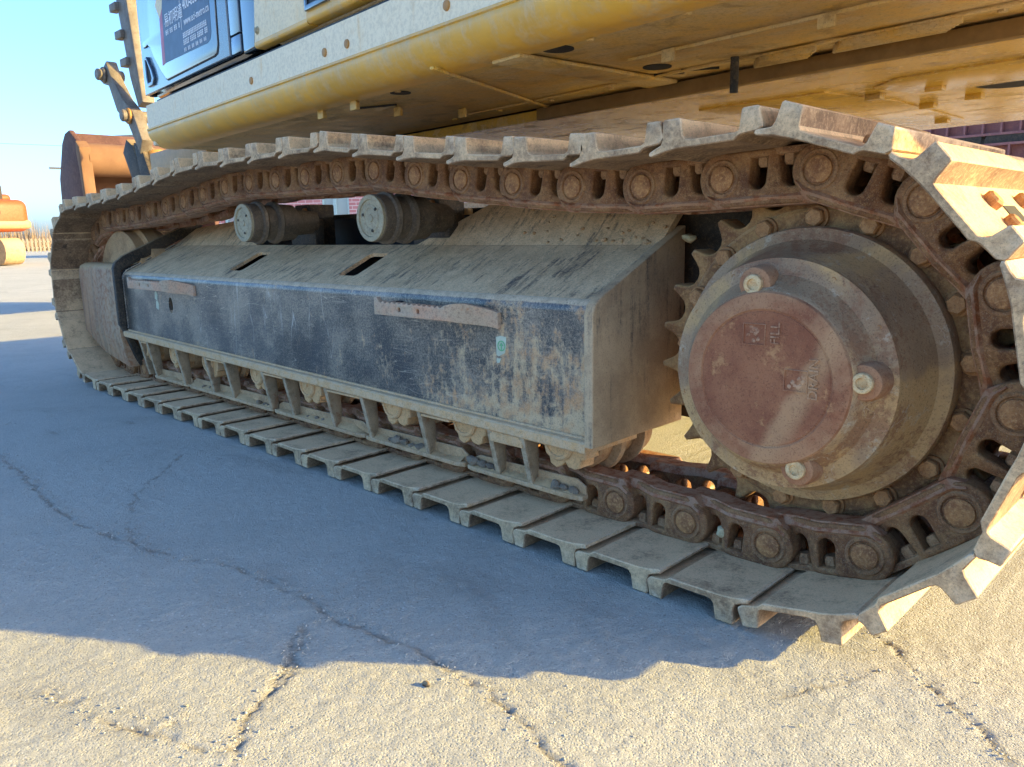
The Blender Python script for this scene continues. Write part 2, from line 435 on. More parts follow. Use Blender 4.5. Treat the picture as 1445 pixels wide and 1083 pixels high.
M['door'] = cabpaint('door_paint', (0.035, 0.065, 0.105), 0.22)
M['glass'] = cabpaint('dark_glass', (0.045, 0.09, 0.14), 0.06, 1.0)
M['pillar'] = cabpaint('gloss_black', (0.01, 0.014, 0.022), 0.12)
M['decal'] = plain('decal_blue', (0.05, 0.08, 0.13), 0.45)
M['decal_red'] = plain('decal_red', (0.42, 0.09, 0.13), 0.45)
M['white'] = plain('white_print', (0.74, 0.76, 0.78), 0.6)
M['sticker'] = plain('pale_sticker', (0.46, 0.50, 0.38), 0.7)
M['sticker_green'] = plain('green_print', (0.16, 0.40, 0.20), 0.7)
M['bucket'] = grimy('bucket_shade_steel', (0.115, 0.055, 0.045), (0.17, 0.085, 0.065), sc=5, fine=40, fine_c=(0.22, 0.13, 0.09), fine_amt=0.4, rough=0.8, wr=(0.8, 0.75, 0.7), grit=0.15)  # red-brown bucket colour with shade worked in, for its shaded plates
M['bucket_lit'] = grimy('bucket_lit_steel', (0.23, 0.125, 0.065), (0.28, 0.16, 0.085), sc=5, fine=40, fine_c=(0.2, 0.1, 0.06), fine_amt=0.4, rough=0.8, wr=(0.8, 0.75, 0.7), grit=0.15)  # lighter orange copy of the bucket colour, with sunlight worked in
M['steel'] = grimy('arm_steel', (0.19, 0.17, 0.14), (0.27, 0.25, 0.21), sc=10, fine=50, fine_c=(0.15, 0.09, 0.05), rough=0.6, wr=(0.8, 0.75, 0.7), grit=0.15)
M['orange_paint'] = plain('orange_paint', (0.34, 0.07, 0.015), 0.5)
M['far_cream'] = plain('far_cream', (0.42, 0.24, 0.12), 0.6)
M['arm_yellow'] = plain('arm_yellow', (0.36, 0.18, 0.045), 0.55)
M['maroon'] = grimy('maroon_paint', (0.15, 0.075, 0.13), (0.185, 0.10, 0.16), sc=4, fine=60, fine_c=(0.26, 0.2, 0.18), fine_amt=0.5, rough=0.7)
M['concrete_post'] = plain('pale_concrete', (0.27, 0.22, 0.17), 0.85)
M['dry_brush'] = plain('dry_brush', (0.22, 0.16, 0.10), 0.95)
M['wire'] = plain('wire', (0.05, 0.05, 0.055), 0.7)
M['window_frame'] = plain('teal_frame', (0.30, 0.42, 0.42), 0.5)
M['pane'] = cabpaint('window_pane', (0.28, 0.34, 0.34), 0.12)


def brick_mat():
    g = NT('pink_brick')
    b = g.n('ShaderNodeTexBrick')
    b.inputs['Color1'].default_value = (0.46, 0.19, 0.19, 1)
    b.inputs['Color2'].default_value = (0.40, 0.155, 0.16, 1)
    b.inputs['Mortar'].default_value = (0.62, 0.5, 0.48, 1)
    b.inputs['Scale'].default_value = 1.0
    b.inputs['Brick Width'].default_value = 0.42
    b.inputs['Row Height'].default_value = 0.13
    b.inputs['Mortar Size'].default_value = 0.014
    sx = g.n('ShaderNodeSeparateXYZ')
    g.lk(g.pos, sx.inputs[0])
    cb = g.n('ShaderNodeCombineXYZ')
    g.lk(g.math('ADD', sx.outputs['X'], sx.outputs['Y']), cb.inputs[0])
    g.lk(sx.outputs['Z'], cb.inputs[1])
    g.lk(cb.outputs[0], b.inputs['Vector'])
    g.color(b.outputs['Color'])
    g.rough(0.9)
    return g.m


M['brick'] = brick_mat()


def ground_mat():
    g = NT('concrete_yard')
    big = g.rng(g.noise(0.9, 5, 0.6), 0.35, 0.65)
    c = g.mix(big, (0.415, 0.415, 0.365), (0.475, 0.47, 0.41))
    mid = g.rng(g.noise(6.5, 7, 0.7), 0.36, 0.66)
    c = g.mix(g.math('MULTIPLY', mid, 0.55), c, (0.51, 0.505, 0.44))
    fine = g.rng(g.noise(70, 6, 0.75), 0.47, 0.68)
    c = g.mix(g.math('MULTIPLY', fine, 0.45), c, (0.34, 0.335, 0.31))
    # pale and dark aggregate
    v = g.voro(150)
    pr = g.n('ShaderNodeTexVoronoi')
    pr.inputs['Scale'].default_value = 130
    g.lk(g.pos, pr.inputs['Vector'])
    sc = g.n('ShaderNodeSeparateColor')
    g.lk(pr.outputs['Color'], sc.inputs[0])
    near = g.rng(pr.outputs['Distance'], 0.36, 0.22)
    c = g.mix(g.math('MULTIPLY', g.math('MULTIPLY', near, g.rng(sc.outputs[0], 0.86, 0.93)), 0.6), c, (0.70, 0.70, 0.66))
    c = g.mix(g.math('MULTIPLY', g.math('MULTIPLY', near, g.rng(sc.outputs[1], 0.88, 0.94)), 0.55), c, (0.20, 0.18, 0.15))
    # brownish worn stains
    st = g.rng(g.noise(2.4, 6, 0.65, None, 0.7), 0.56, 0.70)
    c = g.mix(g.math('MULTIPLY', st, 0.35), c, (0.37, 0.34, 0.28))
    oil = g.rng(g.noise(1.7, 5, 0.6, g.scaled((0.55, 1.6, 1)), 0.5), 0.60, 0.72)
    c = g.mix(g.math('MULTIPLY', oil, 0.32), c, (0.20, 0.185, 0.16))
    c = g.grit(c, (0.19, 0.185, 0.17), (0.68, 0.66, 0.58), 0.5, 0.45, 210)
    cr = g.attr('crack')
    c = g.mix(g.math('MULTIPLY', cr, 0.62), c, (0.23, 0.19, 0.14))
    g.color(c)
    g.rough(0.93)
    g.b.inputs['Specular IOR Level'].default_value = 0.25
    pits = g.rng(g.voro(190), 0.05, 0.5)
    h = g.math('ADD', g.math('MULTIPLY', g.noise(150, 6, 0.75), 1.0), g.math('ADD', g.math('MULTIPLY', pits, 0.4), g.math('MULTIPLY', g.noise(420, 4, 0.75), 0.4)))
    g.bump(h, 0.9, 0.0055)
    return g.m


M['ground'] = ground_mat()

# ------------------------------------------------------------------ object helpers
WLOC = {}


def finish(me, smooth=32):
    me.shade_smooth() if hasattr(me, 'shade_smooth') else None
    if smooth is not None:
        me.set_sharp_from_angle(angle=math.radians(smooth))
    return me


def obj(name, me, mat, parent=None, label=None, cat=None, group=None, kind=None, smooth=32, recentre=True):
    """me in world coordinates; the object's origin moves to the middle of its bounding box"""
    if recentre and len(me.vertices):
        co = np.empty(len(me.vertices) * 3, 'f')
        me.vertices.foreach_get('co', co)
        co = co.reshape(-1, 3)
        c = Vector(((co.min(0) + co.max(0)) / 2).tolist())
        me.transform(Matrix.Translation(-c))
    else:
        c = Vector((0, 0, 0))
    finish(me, smooth)
    o = bpy.data.objects.new(name, me)
    if mat is not None:
        me.materials.clear()
        me.materials.append(M[mat] if isinstance(mat, str) else mat)
    COL.objects.link(o)
    o.location = c
    WLOC[o.name] = c
    if parent is not None:
        o.parent = parent
        o.matrix_parent_inverse = Matrix.Translation(-WLOC[parent.name])
    tagit(o, label, cat, group, kind)
    return o


def tagit(o, label=None, cat=None, group=None, kind=None):
    if label:
        o['label'] = label
    if cat:
        o['category'] = cat
    if group:
        o['group'] = group
    if kind:
        o['kind'] = kind
    return o


def empty(name, loc, label, cat, group=None):
    o = bpy.data.objects.new(name, None)
    o.empty_display_size = 0.2
    COL.objects.link(o)
    o.location = loc
    WLOC[o.name] = Vector(loc)
    return tagit(o, label, cat, group)


def join(*meshes):
    bm = bmesh.new()
    for m in meshes:
        bm.from_mesh(m)
    out = bpy.data.meshes.new('m')
    bm.to_mesh(out)
    bm.free()
    for m in meshes:
        bpy.data.meshes.remove(m)
    return out


def tf(me, mat):
    me.transform(mat)
    if mat.determinant() < 0:
        me.flip_normals()
    return me


def raw(verts, faces):
    me = bpy.data.meshes.new('m')
    me.from_pydata([tuple(v) for v in verts], [], faces)
    bm = bmesh.new()
    bm.from_mesh(me)
    bmesh.ops.recalc_face_normals(bm, faces=bm.faces)
    bm.to_mesh(me)
    bm.free()
    return me


def plate(poly, th, bev=0.0, holes=(), res=1):
    """polygon in local XY, thickness along Z centred on 0, bevelled edges"""
    cu = bpy.data.curves.new('c', 'CURVE')
    cu.dimensions = '2D'
    cu.fill_mode = 'BOTH'
    cu.extrude = max(th / 2 - bev, 1e-4)
    cu.bevel_depth = bev
    cu.bevel_resolution = res
    cu.offset = -bev
    area = sum(poly[i][0] * poly[(i + 1) % len(poly)][1] - poly[(i + 1) % len(poly)][0] * poly[i][1] for i in range(len(poly)))
    if area < 0:
        poly = poly[::-1]
    for k, pl in enumerate([poly, *holes]):
        sp = cu.splines.new('POLY')
        sp.points.add(len(pl) - 1)
        for i, p in enumerate(pl):
            sp.points[i].co = (p[0], p[1], 0, 1)
        sp.use_cyclic_u = True
    ob = bpy.data.objects.new('tmp', cu)
    me = bpy.data.meshes.new_from_object(ob)
    bpy.data.objects.remove(ob)
    bpy.data.curves.remove(cu)
    bm = bmesh.new()
    bm.from_mesh(me)
    bmesh.ops.remove_doubles(bm, verts=bm.verts, dist=1e-6)
    bmesh.ops.recalc_face_normals(bm, faces=bm.faces)
    bm.to_mesh(me)
    bm.free()
    return me


# maps of a plate's local (X, Y, Z)
def XZ(y):      # poly in world x,z ; thickness along y
    return Matrix(((1, 0, 0, 0), (0, 0, -1, y), (0, 1, 0, 0), (0, 0, 0, 1)))


def YZ(x):      # poly in world y,z ; thickness along x
    return Matrix(((0, 0, 1, x), (1, 0, 0, 0), (0, 1, 0, 0), (0, 0, 0, 1)))


def circle(cx, cy, r, n=24, a0=0.0, a1=2 * math.pi):
    full = abs(a1 - a0 - 2 * math.pi) < 1e-6
    return [(cx + r * math.cos(a0 + (a1 - a0) * i / (n if full else n - 1)), cy + r * math.sin(a0 + (a1 - a0) * i / (n if full else n - 1))) for i in range(n)]


def box(x0, x1, y0, y1, z0, z1, bev=0.0, seg=2):
    bm = bmesh.new()
    bmesh.ops.create_cube(bm, size=1)
    bmesh.ops.scale(bm, vec=(abs(x1 - x0), abs(y1 - y0), abs(z1 - z0)), verts=bm.verts)
    bmesh.ops.translate(bm, vec=((x0 + x1) / 2, (y0 + y1) / 2, (z0 + z1) / 2), verts=bm.verts)
    if bev > 0:
        bmesh.ops.bevel(bm, geom=bm.edges[:], offset=bev, segments=seg, affect='EDGES', profile=0.5)
    me = bpy.data.meshes.new('m')
    bm.to_mesh(me)
    bm.free()
    return me


def lathe(prof, cx=0, cz=0, n=48, close=True):
    """profile [(y, r)] spun about a line along Y through (cx, cz)"""
    V, Fc = [], []
    for (y, r) in prof:
        for i in range(n):
            a = 2 * math.pi * i / n
            V.append((cx + r * math.cos(a), y, cz + r * math.sin(a)))
    for k in range(len(prof) - 1):
        for i in range(n):
            j = (i + 1) % n
            Fc.append((k * n + i, k * n + j, (k + 1) * n + j, (k + 1) * n + i))
    if close:
        Fc.append(tuple(range(n)))
        Fc.append(tuple((len(prof) - 1) * n + i for i in range(n)))
    return raw(V, Fc)


def cyl(p, q, r, n=20, r2=None, bev=0.0):
    p, q = Vector(p), Vector(q)
    d = q - p
    L = d.length
    b = min(bev, L / 3)
    r2 = r if r2 is None else r2
    prof = [(0, max(r - b, 1e-4)), (b, r), (L - b, r2), (L, max(r2 - b, 1e-4))] if b > 0 else [(0, r), (L, r2)]
    me = lathe(prof, 0, 0, n)
    rot = Vector((0, 1, 0)).rotation_difference(d.normalized()).to_matrix().to_4x4()
    return tf(me, Matrix.Translation(p) @ rot)


def extrude_x(prof, x0, x1, closed=True, xfun=None):
    """prof [(y, z)] swept along world X"""
    n = len(prof)
    V = [(x0, y, z) for y, z in prof] + [(x1, y, z) for y, z in prof]
    Fc = [(i, (i + 1) % n, n + (i + 1) % n, n + i) for i in range(n if closed else n - 1)]
    if closed:
        Fc += [tuple(range(n)), tuple(range(n, 2 * n))]
    return raw(V, Fc)


def rock(r, seed, sq=(1, 1, 1), sub=2):
    rr = random.Random(seed)
    bm = bmesh.new()
    bmesh.ops.create_icosphere(bm, subdivisions=sub, radius=r)
    dirs = [(Vector((rr.gauss(0, 1), rr.gauss(0, 1), rr.gauss(0, 1))).normalized(), rr.uniform(0.48, 0.88)) for _ in range(10)]
    for v in bm.verts:
        n = v.co.normalized()
        s = 1.0
        for d, k in dirs:
            t = n.dot(d)
            if t > 0.05:
                s = min(s, k / t)
        v.co = n * r * s * rr.uniform(0.95, 1.04)
        v.co = Vector((v.co.x * sq[0], v.co.y * sq[1], v.co.z * sq[2]))
    me = bpy.data.meshes.new('m')
    bm.to_mesh(me)
    bm.free()
    return me


def text_mesh(s, size, align='LEFT', extrude=0.0006, sx=1.0):
    cu = bpy.data.curves.new('t', 'FONT')
    cu.body = s
    cu.size = size
    cu.align_x = align
    cu.extrude = extrude
    cu.resolution_u = 3
    ob = bpy.data.objects.new('tmp', cu)
    me = bpy.data.meshes.new_from_object(ob)
    bpy.data.objects.remove(ob)
    bpy.data.curves.remove(cu)
    if sx != 1.0:
        me.transform(Matrix.Diagonal((sx, 1, 1, 1)))
    return me


# ------------------------------------------------------------------ ground
def value_noise(X, Y, freq, seed):
    r = np.random.default_rng(seed)
    T = r.random((257, 257))
    x, y = X * freq + 500.3, Y * freq + 500.7
    xi, yi = np.floor(x).astype(int), np.floor(y).astype(int)
    fx, fy = x - xi, y - yi
    fx, fy = fx * fx * (3 - 2 * fx), fy * fy * (3 - 2 * fy)
    g = lambda i, j: T[i % 257, j % 257]
    return (g(xi, yi) * (1 - fx) + g(xi + 1, yi) * fx) * (1 - fy) + (g(xi, yi + 1) * (1 - fx) + g(xi + 1, yi + 1) * fx) * fy


CRACKS = [
    (1.0, [(0.77, -0.62), (1.07, -0.63), (1.4, -0.65), (1.57, -0.66), (1.76, -0.65), (1.9, -0.62), (2.02, -0.6), (2.14, -0.56), (2.22, -0.51), (2.32, -0.49), (2.44, -0.48), (2.54, -0.47), (2.62, -0.48), (2.73, -0.46), (2.81, -0.45), (2.9, -0.45), (2.98, -0.45), (3.04, -0.45), (3.1, -0.46), (3.16, -0.48), (3.25, -0.5), (3.5, -0.6)]),
    (0.6, [(1.95, -0.61), (1.7, -0.52), (1.55, -0.43), (1.42, -0.32), (1.27, -0.19)]),
    (1.0, [(2.62, -0.48), (2.63, -0.53), (2.68, -0.57), (2.71, -0.62), (2.76, -0.68), (2.79, -0.71), (2.83, -0.76), (2.86, -0.79), (2.91, -0.82), (3.0, -0.9)]),
    (0.7, [(2.62, -0.52), (2.66, -0.585), (2.735, -0.625), (2.77, -0.67)]),
    (1.0, [(2.5, -0.95), (2.56, -0.93), (2.65, -0.91), (2.71, -0.88), (2.78, -0.85), (2.82, -0.84), (2.85, -0.82), (2.86, -0.78)]),
    (0.8, [(2.76, -0.86), (2.75, -0.83), (2.74, -0.81)]),
    (0.9, [(3.36, 0.2), (3.41, 0.15), (3.45, 0.13), (3.52, 0.06), (3.57, 0.01), (3.62, -0.02), (3.66, -0.06), (3.7, -0.08), (3.85, -0.18)]),
    (0.4, [(3.38, -0.16), (3.41, -0.09), (3.44, -0.03), (3.48, 0.04)]),
    (0.7, [(-0.9, -0.4), (-0.71, -0.29), (-0.54, -0.2), (-0.5, -0.12)]),
    (0.6, [(0.35, -0.7), (0.28, -0.51), (0.25, -0.38), (0.23, -0.26), (0.25, -0.17)]),
    (0.6, [(0.64, -0.54), (0.57, -0.38), (0.6, -0.24), (0.65, -0.12)]),
]


def build_ground():
    def axis(a, b, h, lo, hi):
        mid = list(np.arange(a, b, h))
        l, s, x = [], h, a
        while x > lo:
            s *= 1.22
            x -= s
            l.append(x)
        r, s, x = [], h, mid[-1]
        while x < hi:
            s *= 1.22
            x += s
            r.append(x)
        return np.array(l[::-1] + mid + r)
    xs = axis(0.9, 3.86, 0.0058, -1500, 1500)
    ys = axis(-1.12, 0.22, 0.0058, -1500, 1500)
    X, Y = np.meshgrid(xs, ys, indexing='ij')
    wx = X + 0.018 * (value_noise(X, Y, 22, 1) - 0.5) + 0.010 * (value_noise(X, Y, 70, 2) - 0.5)
    wy = Y + 0.018 * (value_noise(X, Y, 22, 3) - 0.5) + 0.010 * (value_noise(X, Y, 70, 4) - 0.5)
    D = np.full(X.shape, 9.0)
    for wgt, pl in CRACKS:
        for (ax, ay), (bx, by) in zip(pl[:-1], pl[1:]):
            dx, dy = bx - ax, by - ay
            t = np.clip(((wx - ax) * dx + (wy - ay) * dy) / (dx * dx + dy * dy), 0, 1)
            d = np.hypot(wx - ax - t * dx, wy - ay - t * dy) / wgt
            D = np.minimum(D, d)
    brk = value_noise(X, Y, 30, 9)
    groove = np.exp(-(D / 0.0042) ** 2) * np.clip(brk * 2.2 - 0.25, 0.1, 1)
    halo = np.exp(-(D / 0.022) ** 2)
    near = np.exp(-np.clip(np.hypot(X - 2.9, Y + 0.4) - 1.6, 0, None) ** 2 / 0.5)
    Z = near * (0.0016 * (value_noise(X, Y, 46, 5) - 0.5) + 0.0020 * (value_noise(X, Y, 95, 6) - 0.5) + 0.004 * (value_noise(X, Y, 7, 7) - 0.5))
    Z += halo * near * 0.0045 * (value_noise(X, Y, 80, 8) - 0.35) - 0.0055 * groove * near
    Z -= 0.0035
    nx, ny = X.shape
    V = np.stack([X, Y, Z], -1).reshape(-1, 3)
    idx = np.arange(nx * ny).reshape(nx, ny)
    Fq = np.stack([idx[:-1, :-1], idx[1:, :-1], idx[1:, 1:], idx[:-1, 1:]], -1).reshape(-1, 4)
    me = bpy.data.meshes.new('ground')
    me.vertices.add(len(V))
    me.vertices.foreach_set('co', V.ravel())
    me.loops.add(Fq.size)
    me.loops.foreach_set('vertex_index', Fq.ravel())
    me.polygons.add(len(Fq))
    me.polygons.foreach_set('loop_start', np.arange(0, Fq.size, 4))
    me.polygons.foreach_set('loop_total', np.full(len(Fq), 4))
    me.update()
    me.validate()
    at = me.attributes.new('crack', 'FLOAT', 'POINT')
    at.data.foreach_set('value', np.clip(groove * 0.9 + halo * 0.35 * brk, 0, 1).ravel().astype('f'))
    o = obj('ground', me, 'ground', kind='structure', recentre=False, smooth=None)
    tagit(o, 'cracked dusty concrete yard floor', None)
    return o


build_ground()

# ------------------------------------------------------------------ the excavator
EXC = empty('excavator', (1.49, 1.49, 0), 'muddy yellow crawler excavator with rusty steel track and black track frame', 'excavator')
SC = (3.237, 0.457)          # sprocket centre
IC = (-0.270, 0.456)         # idler centre
SR, IR = 0.360, 0.357        # pin radius round each


def chain_pins(n=49):
    P = []
    for i in range(200):
        t = i / 200
        P.append((IC[0] + (SC[0] - IC[0]) * t, IC[1] - IR + (SC[1] - SR - IC[1] + IR) * t))
    for i in range(240):
        a = -math.pi / 2 + math.pi * i / 240
        P.append((SC[0] + SR * math.cos(a), SC[1] + SR * math.sin(a)))
    top = [(3.237, 0.817), (3.05, 0.809), (2.85, 0.806), (2.667, 0.817), (2.47, 0.836), (2.286, 0.856), (2.1, 0.878), (1.93, 0.899), (1.7, 0.903), (1.45, 0.902), (1.2, 0.906),
           (1.0, 0.900), (0.78, 0.878), (0.56, 0.855), (0.38, 0.839), (0.186, 0.827), (0.0, 0.819), (-0.27, 0.813)]
    for k in range(len(top) - 1):
        p0, p1, p2, p3 = (Vector(top[max(0, min(len(top) - 1, k + d))]) for d in (-1, 0, 1, 2))
        for i in range(16):
            t = i / 16
            q = 0.5 * ((2 * p1) + (-p0 + p2) * t + (2 * p0 - 5 * p1 + 4 * p2 - p3) * t * t + (-p0 + 3 * p1 - 3 * p2 + p3) * t ** 3)
            P.append((q.x, q.y))
    for i in range(240):
        a = math.pi / 2 + math.pi * i / 240
        P.append((IC[0] + IR * math.cos(a), IC[1] + IR * math.sin(a)))
    P = np.array(P)
    # start on the bottom run
    s0 = int(np.argmin(np.hypot(P[:, 0] - 3.003, P[:, 1] - 0.098)))
    P = np.roll(P, -s0, axis=0)
    P = np.vstack([P, P, P[:300]])
    seg = np.hypot(*np.diff(P, axis=0).T)
    L = np.concatenate([[0], np.cumsum(seg)])
    total = L[len(L) // 1 - 1]
    one = np.hypot(*np.diff(np.vstack([P[: (len(P) - 300) // 2], P[:1]]), axis=0).T).sum()

    def at(s):
        return np.array([np.interp(s, L, P[:, 0]), np.interp(s, L, P[:, 1])])

    def walk(p):
        s, pts = 0.0, [at(0.0)]
        for _ in range(n):
            lo, hi = s, s + p * 1.5
            a = pts[-1]
            for _ in range(40):
                m = (lo + hi) / 2
                if np.hypot(*(at(m) - a)) < p:
                    lo = m
                else:
                    hi = m
            s = (lo + hi) / 2
            pts.append(at(s))
        return s, pts
    lo, hi = 0.17, 0.21
    for _ in range(40):
        m = (lo + hi) / 2
        s, pts = walk(m)
        if s < one:
            lo = m
        else:
            hi = m
    return pts[:-1], lo


PINS, PITCHM = chain_pins()

# link side plate, local u along the track, v towards the rail (v = 0 at the pins)
lk_out = [(-0.120, 0.004), (-0.112, -0.022), (-0.092, -0.040), (-0.06, -0.048), (0.06, -0.048), (0.080, -0.0475)]
lk_out += circle(0.096, -0.001, 0.050, 13, -math.pi * 0.46, math.pi * 0.44)
lk_out += [(0.093, 0.053), (-0.10, 0.053), (-0.114, 0.034)]


def arch(u0, u1, v0, v1, lean=0.0, n=9):
    r = (u1 - u0) / 2
    pts = [(u0, v0), (u1, v0)]
    for i in range(n):
        a = math.pi * i / (n - 1)
        pts.append(((u0 + u1) / 2 + r * math.cos(a) + lean, v1 - r + r * math.sin(a)))
    return pts[::-1]


lk_holes = [arch(-0.046, -0.014, -0.034, 0.022, -0.004), arch(0.004, 0.036, -0.034, 0.024, 0.004)]


def link_mesh(side):
    yc = 0.206 if side < 0 else 0.394
    a = tf(plate(lk_out, 0.046, 0.006, lk_holes, 2), XZ(yc))
    sg = 1 if side < 0 else -1
    yb = 0.3 - sg * 0.1275
    pr = [(yb, 0.0265), (yb - sg * 0.0035, 0.029), (yb - sg * 0.0035, 0.034), (yb + sg * 0.004, 0.040)]
    b = lathe(pr, 0.095, -0.001, 28, close=True)
    # foot flange that carries the shoe bolts
    c = tf(plate([(-0.075, -0.0485), (0.078, -0.0485), (0.070, -0.036), (-0.068, -0.036)], 0.058, 0.003), XZ(0.3 - sg * 0.090))
    bm = bmesh.new()
    bm.from_mesh(a)
    for cc in (-0.06, -0.05, -0.04, 0.0, 0.012):
        bmesh.ops.bisect_plane(bm, geom=bm.verts[:] + bm.edges[:] + bm.faces[:], plane_co=(cc, 0, 0), plane_no=(1, 0, 0))
    bm.to_mesh(a)
    bm.free()
    joggle(a, sg)
    return join(a, b, c)


def joggle(me, sg):
    """the eye end stands outward, the tail tucks in behind the next link's eye"""
    for v in me.vertices:
        t = min(1, max(0, (v.co.x + 0.065) / 0.085))
        t = t * t * (3 - 2 * t)
        v.co.y += sg * (0.018 * (1 - t) - 0.011 * t)


def rail_mesh(side):
    s = 1 if side < 0 else -1
    y = lambda t: 0.3 - s * t
    prof = [(y(0.116), 0.034), (y(0.122), 0.040), (y(0.108), 0.0555), (y(0.062), 0.0565), (y(0.058), 0.036)]
    n = len(prof)
    V, Fc = [], []
    for u, k in ((-0.118, 0.010), (-0.108, 0.0), (-0.04, 0.0), (0.01, 0.0), (0.108, 0.0), (0.128, 0.018)):
        for (yy, v) in prof:
            V.append((u, yy, max(v - k, 0.028)))
    for j in range(5):
        for i in range(n):
            Fc.append((j * n + i, j * n + (i + 1) % n, (j + 1) * n + (i + 1) % n, (j + 1) * n + i))
    Fc += [tuple(range(n)), tuple(range(5 * n, 6 * n))]
    me = raw(V, Fc)
    joggle(me, s)
    return me


def finish_mat(me, mat, smooth=34):
    finish(me, smooth)
    me.materials.append(M[mat])
    return me


LINK_N, LINK_F = finish_mat(link_mesh(-1), 'link', 40), finish_mat(link_mesh(1), 'link', 40)
RAIL_N, RAIL_F = finish_mat(rail_mesh(-1), 'rail'), finish_mat(rail_mesh(1), 'rail')
PIN_ME = finish_mat(lathe([(0.1675, 0.010), (0.1680, 0.020), (0.1690, 0.0235), (0.172, 0.0245), (0.43, 0.0245)], 0.095, -0.001, 24), 'pin')
BUSH = finish_mat(lathe([(0.222, 0.031), (0.378, 0.031)], 0.095, -0.001, 20), 'pin')


def hexbolt(r, h, y0, cx, cz, rot=0.0, n=6):
    """hex head pointing to -Y from y0"""
    V = []
    for (rr, yy) in ((r, y0), (r, y0 - h * 0.75), (r * 0.84, y0 - h)):
        for i in range(n):
            a = rot + 2 * math.pi * i / n
            V.append((cx + rr * math.cos(a), yy, cz + rr * math.sin(a)))
    Fc = [(k * n + i, k * n + (i + 1) % n, (k + 1) * n + (i + 1) % n, (k + 1) * n + i) for k in range(2) for i in range(n)] + [tuple(range(2 * n, 3 * n))]
    return raw(V, Fc)


# shoe bolt heads stand inside the link windows, their axis towards the rail
def window_nut(u):
    me = lathe([(0, 0.0165), (0.021, 0.0165), (0.027, 0.012)], 0, 0, 6)
    return tf(me, Matrix.Translation((u, 0.203, -0.044)) @ Matrix.Rotation(math.pi / 2, 4, 'X'))


NUT_A, NUT_B = finish_mat(window_nut(-0.031), 'link', 40), finish_mat(window_nut(0.020), 'link', 40)

# shoe section: u along the track, h outward from the pin line
sh = [(-0.0735, 0.0640), (-0.066, 0.0580), (-0.036, 0.0555), (-0.029, 0.0520), (-0.022, 0.0475), (0.055, 0.0470), (0.085, 0.0465), (0.112, 0.0440), (0.140, 0.0385), (0.1455, 0.0405), (0.145, 0.0465), (0.130, 0.0515),
      (0.1200, 0.0560), (0.1165, 0.0660), (0.1150, 0.0960), (0.112, 0.0985), (0.082, 0.0985), (0.0785, 0.0960), (0.0735, 0.0680), (0.069, 0.0625), (0.060, 0.0607), (-0.025, 0.0605),
      (-0.031, 0.0625), (-0.0345, 0.0680), (-0.0385, 0.0955), (-0.041, 0.0985), (-0.066, 0.0985), (-0.069, 0.0960), (-0.0715, 0.0800), (-0.0755, 0.0690)]


def shoe_mesh(seed=0):
    rr = random.Random(seed)
    pts = [(u + rr.uniform(-0.0007, 0.0007), -h + rr.uniform(-0.0006, 0.0006)) for u, h in sh]
    # several rings along the width so that edges are a little worn and uneven
    ys = [0.0, 0.0020, 0.012, 0.06, 0.15, 0.3, 0.45, 0.54, 0.588, 0.598, 0.6]
    cu = sum(p[0] for p in pts) / len(pts)
    cv = sum(p[1] for p in pts) / len(pts)
    V, Fc, n = [], [], len(pts)
    for k, y in enumerate(ys):
        ins = {0: 0.0020, len(ys) - 1: 0.0020}.get(k, 0.0)
        for i, (u, v) in enumerate(pts):
            a, b = Vector(pts[i - 1]), Vector(pts[(i + 1) % n])
            t = (b - a).normalized()
            nrm = Vector((t.y, -t.x))
            if (nrm.x * (u - cu) + nrm.y * (v - cv)) < 0 and False:
                nrm = -nrm
            w = rr.uniform(-0.0007, 0.0007) if 0 < k < len(ys) - 1 else 0
            V.append((u + nrm.x * (SGN * ins + w), y, v + nrm.y * (SGN * ins + w)))
    for k in range(len(ys) - 1):
        for i in range(n):
            j = (i + 1) % n
            Fc.append((k * n + i, k * n + j, (k + 1) * n + j, (k + 1) * n + i))
    Fc += [tuple(range(n)), tuple(range((len(ys) - 1) * n, len(ys) * n))]
    return raw(V, Fc)


_area = sum(sh[i][0] * -sh[(i + 1) % len(sh)][1] - sh[(i + 1) % len(sh)][0] * -sh[i][1] for i in range(len(sh)))
SGN = -1 if _area > 0 else 1
SHOES = [finish_mat(shoe_mesh(s), 'shoe', 26) for s in range(6)]


def shoe_bolt(u, y):
    me = lathe([(0, 0.016), (0.012, 0.016), (0.016, 0.012)], 0, 0, 6)
    return tf(me, Matrix.Translation((u, y, -0.0595)) @ Matrix.Rotation(-math.pi / 2, 4, 'X'))


SB = [finish_mat(shoe_bolt(u, y), 'bolt', 30) for u in (-0.012, 0.036) for y in (0.205, 0.395)]
DRAIN = finish_mat(tf(box(-0.004, 0.030, 0.262, 0.338, -0.0620, -0.0600, 0.0), Matrix.Identity(4)), 'rubber')


def place(name, me, mtx, parent=EXC):
    o = bpy.data.objects.new(name, me)
    COL.objects.link(o)
    o.parent = parent
    o.matrix_parent_inverse = Matrix.Translation(-WLOC[parent.name])
    o.matrix_basis = mtx
    return o


def sub(name, me, parent):
    o = bpy.data.objects.new(name, me)
    COL.objects.link(o)
    o.parent = parent
    return o


